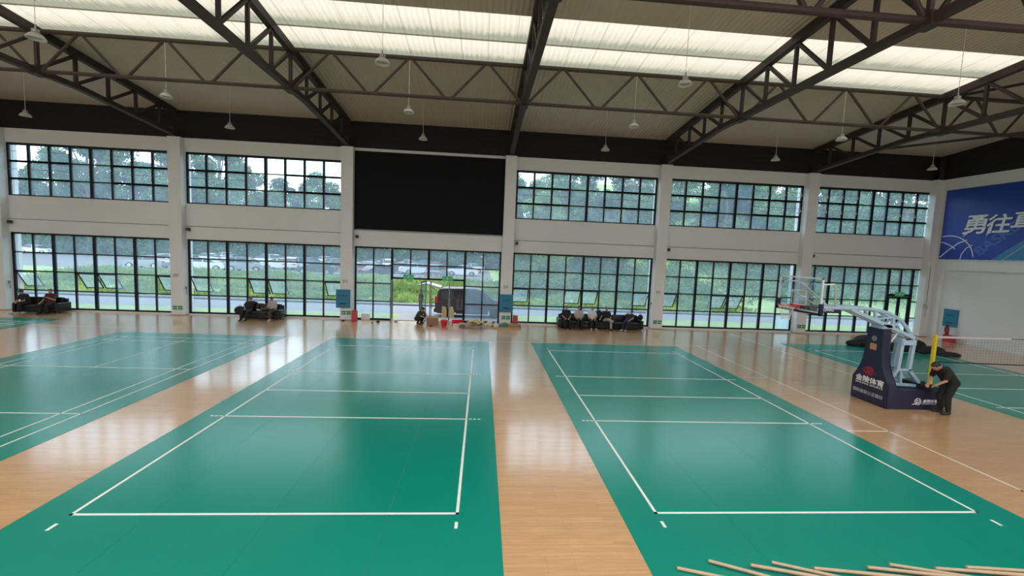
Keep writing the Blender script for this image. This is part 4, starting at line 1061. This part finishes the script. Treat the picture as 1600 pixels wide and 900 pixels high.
def sheet(loc, ang, sx, sy, label, m, amp, tilt=(0, 0), seed=1):
    rnd = random.Random(seed); bm = bmesh.new(); nx, ny = 12, 8; g = []
    for j in range(ny+1):
        row = []
        for i in range(nx+1):
            x = (i/nx-.5)*sx; y = (j/ny-.5)*sy
            z = abs(amp*math.sin(x*5+seed)*math.cos(y*6+seed*2))+amp*.3*rnd.random()+abs(x)*tilt[0]+max(0, y)*tilt[1]+.012
            row.append(bm.verts.new((x+rnd.uniform(-.02, .02), y, z)))
        g.append(row)
    for j in range(ny):
        for i in range(nx): bm.faces.new((g[j][i], g[j][i+1], g[j+1][i+1], g[j+1][i]))
    me = bpy.data.meshes.new('crumpled_cardboard'); bm.to_mesh(me); bm.free(); me.materials.append(m)
    o = bpy.data.objects.new('crumpled_cardboard', me); COL.objects.link(o); o.location = loc; o.rotation_euler = (0, 0, R_(ang))
    sm = o.modifiers.new('thickness', 'SOLIDIFY'); sm.thickness = .012; sm.offset = 1
    tag(o, label, 'cardboard', 'loose cardboard by the entrance'); return o
sheet((5.75, 17.3, 0), 10, 1.3, .6, 'flat torn brown cardboard sheet right of the entrance, the leftmost', CARD, .1, (.12, .1), 1)
sheet((6.0, 17.45, .16), -12, .95, .6, 'yellowish crumpled packing paper on top of the brown cardboard', KRAFT, .2, (.05, .15), 2)
sheet((6.6, 17.5, .03), 25, .7, .55, 'small pale folded cardboard piece in the middle of the heap', mat('pale_card', (.62, .5, .36), .8), .2, (.1, .3), 3)
# long shallow cardboard tray with odds and ends
t = empty('cardboard_tray', (7.72, 17.35, 0), R_(-2), 'long shallow open cardboard tray in front of the right entrance pillar', 'tray')
MB().box(-.85, .85, -.32, .32, .002, .02).box(-.85, .85, -.34, -.32, 0, .1).box(-.85, .85, .32, .34, 0, .2).box(.83, .85, -.32, .32, 0, .22).build('tray_body', CARD, t)
heap('green_rag', [(0, 0, .22, .16, .28), (-.15, .05, .16, .12, .2)], mat('green_rag_cloth', (.06, .2, .14), .8), 'crumpled dark green rag inside the cardboard tray', 'rag', (7.62, 17.35, .022))
heap('white_bag', [(0, 0, .12, .1, .3), (.08, .0, .1, .1, .18)], mat('white_bag_film', (.6, .62, .6), .5), 'upright white plastic bag in the cardboard tray left of the green rag', 'bag', (7.12, 17.4, .022))
heap('grey_rag', [(0, 0, .16, .12, .2)], mat('grey_rag_cloth', (.2, .18, .18), .8), 'small dark grey rag on the floor left of the torn cardboard', 'rag', (4.98+.25, 17.1, .002))
for k, (x, y, h) in enumerate(((-1.6, 18.1, .06), (.4, 18.0, .12), (.1, 17.8, .04), (1.35, 18.3, .05), (3.5, 17.2, .05))):
    o = MB().boxm(.18, .08, h, Matrix.Translation((0, 0, h/2+.003)) @ Matrix.Rotation(k, 4, 'Z'), .01).box(-.02, .02, -.1, .1, .003, h*.6).build('hand_tool', M['black'], None, loc=(x, y, 0))
    tag(o, 'small dark tool lying on the floor '+['at the foot of the left entrance pillar', 'standing below the left fixed pane of the entrance', 'before the left fixed pane of the entrance', 'at the threshold of the left door', 'in front of the brown cardboard box'][k], 'tool', 'small tools on the floor')
MB_ = MB().boxm(.5, .35, .004, Matrix.Translation((0, 0, .25)) @ Matrix.Rotation(R_(80), 4, 'X')).build('paper_notice', M['white'], None, loc=(-.5, 18.74, -.07+.003))
tag(MB_, 'white paper notice at the bottom of the glass left of the doors', 'notice')
for k, x in enumerate((3.9, 4.35)):
    t = empty('paper_sack', (x, 20.9, -.06), R_(20*k), 'tan paper sack standing outside the doors, %s of two' % ['left', 'right'][k], 'sack', 'paper sacks outside')
    MB().prism([(-.16, 0), (.16, 0), (.14, .5), (.05, .72), (-.03, .66), (-.13, .74)], -.1, .1).build('sack_body', KRAFT, t); MB().box(-.02, .03, -.105, .105, .1, .45).build('sack_band', CARD, t)

# ------------------------------------------------------------------ van with raised tailgate
VB = mat('van_paint', (.045, .036, .04), .45); DG = mat('dark_car_glass', (.02, .03, .04), .08); TY = mat('tyre_rubber', (.015, .015, .015), .8); RIMM = mat('alloy_rim', (.5, .5, .52), .3, metal=.8)
def wheel(t, x, y, r, w=.2, name='wheel'):
    o = MB().lathe([(r*.62, -w/2), (r*.95, -w/2), (r, -w*.3), (r, w*.3), (r*.95, w/2), (r*.62, w/2)], 28, (x, y, r), 'y').build(name, TY, t, True, sharp=35)
    mb = MB().lathe([(r*.56, -w*.4), (r*.64, -w*.5), (r*.64, w*.5), (r*.56, w*.4)], 24, (x, y, r), 'y').lathe([(0, -w*.42), (r*.16, -w*.42), (r*.16, w*.42), (0, w*.42)], 12, (x, y, r), 'y')
    for k in range(7):
        a = 2*math.pi*k/7; mb.bar((x+r*.1*math.cos(a), y, r+r*.1*math.sin(a)), (x+r*.6*math.cos(a), y, r+r*.6*math.sin(a)), r*.13, w*.7, (0, 1, 0))
    mb.build('rim', RIMM, o)
    MB().lathe([(0, -w*.2), (r*.6, -w*.2), (r*.6, w*.2), (0, w*.2)], 20, (x, y, r), 'y').build('brake_disc', M['black'], o)
def shell(mb, prof_lo, prof_hi, y0, y1, inset):
    """side outline pair: body slab with the top edge pulled in by inset"""
    pass
v = empty('van', (3.27, 21.9, -.06), 0, 'dark grey passenger van with raised tailgate parked outside the entrance', 'van')
prof = [(.08, .32), (.02, .6), (.02, 1.0), (.1, 1.3), (.22, 1.74), (.5, 1.86), (2.6, 1.9), (3.05, 1.78), (3.75, 1.2), (4.45, 1.02), (4.72, .8), (4.78, .45), (4.7, .28), (4.25, .24), (4.2, .5), (4.0, .66), (3.72, .66), (3.5, .5), (3.45, .24), (1.35, .24), (1.3, .5), (1.1, .66), (.82, .66), (.62, .5), (.55, .24), (.2, .24)]
mb = MB(); mb.prism(prof, -.9, .9)
for q in mb.bm.verts:
    if q.co.z > 1.05: q.co.y *= 1-.16*(q.co.z-1.05)
mb.build('body', VB, v, True, sharp=30)
ys = lambda z: .905*(1-.16*max(0, z-1.05))
def side_panel(mb, pts, s, off=.012):
    if True:
        vs = [mb.bm.verts.new((x, s*(ys(z)+off), z)) for x, z in pts]; mb.bm.faces.new(vs)
for s in (-1, 1):
    for pts in ([(.3, 1.15), (.4, 1.7), (1.15, 1.74), (1.15, 1.15)], [(2.12, 1.12), (2.12, 1.76), (2.6, 1.76), (2.98, 1.66), (3.42, 1.26), (3.42, 1.12)]):
        mb = MB(); side_panel(mb, pts, s); mb.build('side_window', DG, v)
mb = MB(); side_panel(mb, [(1.22, .36), (1.22, 1.76), (2.05, 1.78), (2.05, .36)], -1); mb.build('dark_doorway_panel', M['black'], v)  # flat black panel on the body, painted in for the unlit interior
MB().box(1.35, 1.9, -.93, -.915, .5, .62).box(1.4, 1.55, -.93, -.915, .62, 1.25).box(1.7, 1.85, -.93, -.915, .62, 1.2).build('seat_glimpse', mat('seat_brown', (.12, .09, .08), .7), v)
mb = MB(); vs = [mb.bm.verts.new(p) for p in ((3.07, -.74, 1.77), (3.07, .74, 1.77), (3.77, .8, 1.215), (3.77, -.8, 1.215))]; mb.bm.faces.new(vs); mb.build('windscreen', DG, v)
for y in (-.72, .72): MB().box(4.45, 4.74, y-.14, y+.14, .72, .86, .02).build('headlight', M['silver'], v)
for y in (-.84, .84): MB().box(-.01, .18, y-.07, y+.07, .95, 1.35, .02).build('tail_light', mat('tail_red', (.6, .02, .03), .3) if 'tail_red' not in bpy.data.materials else bpy.data.materials['tail_red'], v)
MB().box(-.06, .1, -.86, .86, .3, .55, .04).build('rear_bumper', VB, v); MB().box(4.6, 4.84, -.84, .84, .26, .5, .04).build('front_bumper', VB, v)
MB().box(3.25, 3.4, -1.06, -.9, 1.08, 1.24, .03).build('wing_mirror', VB, v)
mb = MB(); mb.bar((.3, 0, 1.88), (-.62, 0, 2.12), 1.35, .07).bar((-.6, 0, 2.12), (-1.12, 0, 1.98), 1.3, .06); mb.build('tailgate', mat('tailgate_paint', (.35, .35, .37), .4, metal=.2), v)
MB().tube([(.2, -.6, 1.6), (-.4, -.6, 2.0)], .015, 6).build('gas_strut', M['black'], v)
for x in (.96, 3.86):
    for y in (-.82, .82): wheel(v, x, y, .33)

# ------------------------------------------------------------------ cars in the car park
def make_car(paint, kind=0):
    t = empty('parked_car', (0, 0, 0)); L = 4.5
    if kind == 0: lo = [(-2.22, .35), (-2.25, .75), (-2.05, .98), (-1.4, 1.02), (1.0, .95), (1.9, .84), (2.2, .65), (2.22, .35), (1.85, .25), (1.7, .5), (1.35, .6), (1.0, .5), (.88, .25), (-.9, .25), (-1.02, .5), (-1.35, .6), (-1.7, .5), (-1.83, .25)]; gl = [(-1.75, 1.0), (-1.0, 1.4), (-.1, 1.46), (.45, 1.38), (1.15, .95)]
    else: lo = [(-2.15, .4), (-2.2, .9), (-2.1, 1.08), (1.0, 1.05), (1.85, .98), (2.15, .8), (2.2, .42), (1.9, .32), (1.75, .58), (1.38, .7), (1.0, .58), (.85, .32), (-.9, .32), (-1.0, .58), (-1.38, .7), (-1.75, .58), (-1.9, .32)]; gl = [(-2.05, 1.06), (-1.8, 1.55), (-1.4, 1.66), (.2, 1.66), (1.1, 1.04)]
    m1 = MB(); m1.prism(lo, -.88, .88); m1.build('body', paint, t, True, sharp=30)
    m2 = MB(); m2.prism(gl, -.8, .8)
    zt_ = max(z for _, z in gl)
    for q in m2.bm.verts:
        if q.co.z > 1.2: q.co.y *= .84
    m2.build('cabin_glass', DG, t, True, sharp=30)
    rf = [p for p in gl[1:-1]]
    m3 = MB(); m3.prism(rf+[(p[0], p[1]+.03) for p in rf[::-1]], -.69, .69)
    for xx in (rf[0][0]+.9, ): m3.bar((xx, -.79, 1.02), (xx, -.69, zt_-.02), .07).bar((xx, .79, 1.02), (xx, .69, zt_-.02), .07)
    m3.build('roof', paint, t)
    for x in (-1.36, 1.36):
        for y in (-.8, .8):
            o = MB().lathe([(0, -.1), (.2, -.1), (.31, -.1), (.33, -.06), (.33, .06), (.31, .1), (0, .1)], 16, (x, y, .33), 'y').build('wheel', TY, t, True, sharp=40)
            MB().lathe([(0, -.105), (.21, -.105), (.21, .105), (0, .105)], 12, (x, y, .33), 'y').build('hubcap', RIMM, o)
    for y in (-.62, .62): MB().box(2.0, 2.23, y-.18, y+.18, .62, .76).build('headlight', M['silver'], t); MB().box(-2.27, -2.1, y-.18, y+.18, .75, .9).build('tail_light', bpy.data.materials['tail_red'], t)
    return t
paints = {'white': mat('white_car_paint', (.6, .61, .63), .25, coat=.5), 'silver': mat('silver_car_paint', (.25, .27, .3), .3, metal=.3, coat=.5), 'dark grey': mat('dark_car_paint', (.06, .07, .09), .25, coat=.6), 'blue grey': mat('bluegrey_car_paint', (.12, .17, .25), .25, coat=.5), 'red': mat('red_car_paint', (.5, .03, .03), .3, coat=.5)}
def px_at(px, Y, z):   # world X seen at picture column px for a given depth and height (used to lay out the car rows)
    best = None
    d = (px-800)/667.5
    for _ in range(1):
        # solve for X: ((X-c).rt)/((X-c).f) = d
        c = CAMP; ay, az = Y-c.y, z-c.z
        num = d*(_f.y*ay+_f.z*az)-(rt.y*ay+rt.z*az); den = rt.x-d*_f.x
    return c.x+num/den
cars = []
CZ = .75
def row(Y, items, rname):
    for k, (px, colr, kind, ang) in enumerate(items):
        cars.append((px_at(px, Y, CZ), Y+random.uniform(-.3, .3), colr, kind, ang, rname, k, len(items)))
row(45.5, [(232, 'silver', 0, 178), (326, 'white', 0, 4), (386, 'silver', 1, 2), (497, 'dark grey', 0, 183), (560, 'silver', 0, 176), (590, 'dark grey', 0, 60), (683, 'blue grey', 1, 80)], 'front row of the car park')
row(53, [(262, 'white', 0, 60), (300, 'silver', 0, 10), (437, 'white', 0, 175), (462, 'white', 1, 95), (530, 'dark grey', 0, 170), (575, 'white', 0, 140), (618, 'dark grey', 0, 180), (650, 'white', 0, 30), (722, 'white', 0, 178)], 'second row of the car park')
row(62, [(330, 'white', 0, 0), (362, 'silver', 0, 90), (415, 'white', 1, 180), (445, 'dark grey', 0, 180), (485, 'blue grey', 0, 0), (520, 'silver', 0, 178), (553, 'white', 0, 20), (580, 'blue grey', 0, 180), (612, 'white', 1, 90), (640, 'silver', 0, 175), (675, 'red', 0, 150), (735, 'white', 0, 178)], 'third row of the car park')
row(71, [(60, 'white', 0, 5), (350, 'white', 0, 180), (425, 'silver', 0, 0), (505, 'white', 0, 180), (545, 'dark grey', 0, 5), (600, 'silver', 0, 180), (640, 'white', 0, 10), (660, 'blue grey', 0, 180)], 'fourth row of the car park')
ordn = ['first', 'second', 'third', 'fourth', 'fifth', 'sixth', 'seventh', 'eighth', 'ninth', 'tenth', 'eleventh', 'twelfth']
cp = {}
for (x, y, c, kd, an, rn, k, n) in cars:
    if (c, kd) not in cp: o = cp[(c, kd)] = make_car(paints[c], kd)
    else: o = copy_tree(cp[(c, kd)])
    o.location = (x, y, CZ+.02); o.rotation_euler = (0, 0, R_(an))
    tag(o, '%s %s, %s from the left in the %s' % (c, ['saloon car', 'hatchback car'][kd], ordn[k], rn), 'car', 'parked cars, '+rn)

# ------------------------------------------------------------------ outdoor ground
def sst(a, b, x): t = max(0, min(1, (x-a)/(b-a))); return t*t*(3-2*t)
def gh(x, y):
    lot = -.12+.87*sst(28, 42, y)
    hill = -.12+max(0, y-27.4)*.1+max(0, y-33)*.13+sst(38, 62, y)*4
    s = sst(6.5+max(0, (y-40))*.14, 15+max(0, (y-40))*.14, x)
    n = .12*math.sin(x*.7+y*.3)+.1*math.sin(x*.31-y*.9)
    k = sst(27.4, 30, y)
    return lot*(1-s)+hill*s+n*k*(1 if y < 42 or s > .5 else .0)
bm = bmesh.new(); xs = [-70+2*i for i in range(91)]; ysn = [27.4+.9*j for j in range(18)]+[44+3.2*j for j in range(30)]
g = [[bm.verts.new((x, y, gh(x, y))) for x in xs] for y in ysn]
for j in range(len(ysn)-1):
    for i in range(len(xs)-1): bm.faces.new((g[j][i], g[j][i+1], g[j+1][i+1], g[j+1][i]))
me = bpy.data.meshes.new('ground_bank'); bm.to_mesh(me); bm.free(); me.materials.append(M['grass'])
for p in me.polygons: p.use_smooth = True
o = bpy.data.objects.new('ground_bank', me); COL.objects.link(o); struct(o)
struct(MB().box(-70, 1.0, YW+.3, 22.2, -.6, -.1).build('ground_lawn', M['grass'])); struct(MB().box(7.6, 110, YW+.3, 23.0, -.6, -.1).build('ground_lawn', M['grass']))
struct(MB().box(1.0, 7.6, YW+.3, 22.2, -.6, -.06).build('ground_apron', M['apron'])); struct(MB().box(-70, 110, 22.2, 26.5, -.6, -.13).build('ground_road', M['road']))
struct(MB().box(-70, 110, 26.5, 27.45, -.6, -.02).build('ground_kerb', M['kerb']))
struct(MB().box(-70, 7.5, 42.5, 76, .2, CZ+.02).build('ground_car_park', M['asphalt']))

# ------------------------------------------------------------------ vegetation
def leaves(bm, c, r, n, size, rnd, surf=.55):
    for _ in range(n):
        while True:
            d = Vector((rnd.uniform(-1, 1), rnd.uniform(-1, 1), rnd.uniform(-1, 1)))
            if .05 < d.length <= 1: break
        d = d.normalized()*(surf+(1-surf)*rnd.random())
        p = Vector((c[0]+d.x*r[0], c[1]+d.y*r[1], c[2]+d.z*r[2]))
        n_ = (d.normalized()+Vector((rnd.uniform(-1, 1), rnd.uniform(-1, 1), rnd.uniform(-.6, 1)))*.9).normalized()
        a = n_.orthogonal().normalized(); a = Quaternion(n_, rnd.uniform(0, 6.3)) @ a; b = n_.cross(a); s = size*rnd.uniform(.6, 1.3)
        bm.faces.new([bm.verts.new(p+a*s+b*s*.1), bm.verts.new(p+b*s*.55), bm.verts.new(p-a*s-b*s*.1), bm.verts.new(p-b*s*.55)])
def make_tree(seed, h, w, nb, nl, m, low=.25, size=.2):
    rnd = random.Random(seed); t = empty('leafy_tree', (0, 0, 0)); bm = bmesh.new()
    tr = MB(); tr.tube([(0, 0, -.6), (.1, 0, h*.3), (-.1, .1, h*.6), (.1, 0, h*.85)], h*.022, 8, r1=h*.006)
    for k in range(nb):
        f = k/(nb-1); z = h*(low+(.93-low)*f); rad = w*math.sin(math.pi*min(1, .22+.72*f))*rnd.uniform(.45, .8)
        a = rnd.uniform(0, 6.28); c = (rad*math.cos(a), rad*math.sin(a), z); rr = w*rnd.uniform(.32, .52)*(1.1-.4*f)
        leaves(bm, c, (rr, rr, rr*.75), int(nl*1.9)//nb, size, rnd)
        tr.tube([(0, 0, z*.7), (c[0]*.5, c[1]*.5, z*.85), c], h*.007, 5, r1=h*.003)
    me = bpy.data.meshes.new('foliage'); bm.to_mesh(me); bm.free(); me.materials.append(m)
    o = bpy.data.objects.new('foliage', me); COL.objects.link(o); o.parent = t
    tr.build('trunk', M['trunk'], t)
    return t
TP = [make_tree(1, 17, 5.6, 16, 6400, M['leaf_a']), make_tree(2, 19, 5.0, 18, 6400, M['leaf_b']), make_tree(3, 13, 5.2, 14, 5200, M['leaf_c'], .15), make_tree(4, 15, 4.4, 11, 2600, M['leaf_a'], .35), make_tree(5, 10, 4.6, 12, 4200, M['leaf_b'], .1)]
used = set(); tcount = 0
kindn = ['broad green tree', 'tall dark green tree', 'round fresh green tree', 'loose open-crowned tree', 'low bushy dark tree']
def plant(k, x, y, z, s, where, idx):
    o = TP[k] if k not in used else copy_tree(TP[k]); used.add(k)
    o.location = (x, y, z); o.rotation_euler = (0, 0, (x*7.3+y*1.7) % 6.28); o.scale = (s, s, s*1.02)
    tag(o, '%s, %s from the left %s' % (kindn[k], idx, where), 'tree', 'trees '+where)
OR = ordn+['thirteenth', 'fourteenth', 'fifteenth', 'sixteenth', 'seventeenth', 'eighteenth', 'nineteenth', 'twentieth']
back = [(-10, 0, 1.14), (45, 2, 1.2), (95, 0, 1.2), (140, 1, 1.25), (185, 0, 1.31), (225, 3, 1.25), (262, 1, 1.14), (300, 0, 1.28), (345, 1, 1.31), (385, 0, 1.08), (425, 2, 1.08), (465, 4, 1.25), (500, 0, 1.03), (540, 2, 1.14), (590, 1, 1.14), (640, 0, 1.03), (690, 1, 1.03), (740, 0, 1.08), (790, 1, 1.13), (830, 0, 1.13)]
for j, (px, k, s) in enumerate(back):
    Y = 80+(j*37 % 11)-3
    x = px_at(px, Y, 5); plant(k, x, Y, .6, s, 'in the tree line beyond the car park', OR[j])
back2 = [(405, 2, 1.05), (443, 0, 1.0), (482, 1, .9), (520, 4, 1.5), (15, 4, 1.5), (120, 2, 1.2), (243, 2, 1.25)]
for j, (px, k, s) in enumerate(back2):
    Y = 87+(j*5 % 4); x = px_at(px, Y, 5); plant(k, x, Y, .6, s, 'in the rearmost tree line', OR[j])
hill = [(842, 40, 2, .7), (880, 46, 0, .8), (915, 52, 1, .8), (945, 40, 4, .9), (985, 47, 0, .78), (1022, 55, 2, .9), (1062, 66, 3, .7), (1105, 62, 2, .8), (1130, 45, 4, 1.05), (1160, 50, 2, .95), (1195, 43, 2, .85), (1230, 48, 0, .85), (1275, 42, 2, .9), (1320, 40, 0, .8), (1365, 44, 2, .95), (1410, 38, 0, .85), (1450, 44, 1, .9)]
for j, (px, Y, k, s) in enumerate(hill):
    x = px_at(px, Y, 5); plant(k, x, Y, gh(x, Y)-.2, s, 'on the green slope at the right', OR[j])
# undergrowth nobody could count
def growth(name, n, fn, m, label, size, cat):
    rnd = random.Random(11); bm = bmesh.new()
    for _ in range(n): fn(bm, rnd, size)
    me = bpy.data.meshes.new(name); bm.to_mesh(me); bm.free(); me.materials.append(m)
    o = bpy.data.objects.new(name, me); COL.objects.link(o); tag(o, label, cat, kind='stuff'); return o
def shrubs(bm, rnd, size):
    px = rnd.uniform(795, 1500); Y = 31.5+rnd.random()**.9*50
    x = px_at(px, Y, 3)
    if x > 75 or x < 9+max(0, Y-40)*.1: return
    r = rnd.uniform(.8, 1.8); leaves(bm, (x, Y, gh(x, Y)+r*.35), (r*1.1, r, r*.8), 130, size, rnd, .6)
growth('hillside_shrubs', 1500, shrubs, M['leaf_a'], 'dense green shrubs covering the slope behind the right windows', .13, 'shrubs')
def hedge(bm, rnd, size):
    px = rnd.uniform(-20, 820); Y = rnd.uniform(77, 84); x = px_at(px, Y, 3); r = rnd.uniform(1.6, 3.4)
    leaves(bm, (x, Y, .7+r*.6), (r*1.3, r, r), 190, size, rnd, .6)
growth('undergrowth', 420, hedge, M['leaf_b'], 'dark undergrowth along the far edge of the car park', .3, 'shrubs')
def weeds(bm, rnd, size):
    Y = 27.9+rnd.random()*13.5; x = rnd.uniform(-34, 30)
    if rnd.random() < .25 and Y > 38: return
    z = gh(x, Y); h = size*rnd.uniform(.4, 1.0)*(1.5 if Y > 33 else .8)
    for _ in range(9):
        a = rnd.uniform(0, 6.28); p = Vector((x+rnd.uniform(-.3, .3), Y+rnd.uniform(-.3, .3), z-.03)); w = .05*rnd.uniform(.6, 1.5)
        d = Vector((math.cos(a), math.sin(a), 0)); l = Vector((rnd.uniform(-.5, .5)*h, rnd.uniform(-.5, .5)*h, h*rnd.uniform(.5, 1)))
        bm.faces.new([bm.verts.new(p-d*w), bm.verts.new(p+d*w), bm.verts.new(p+l*.6+d*w*1.2), bm.verts.new(p+l), bm.verts.new(p+l*.6-d*w*1.2)])
growth('bank_weeds', 7000, weeds, M['weed'], 'tall fresh green weeds growing on the bank between road and car park', .55, 'weeds')
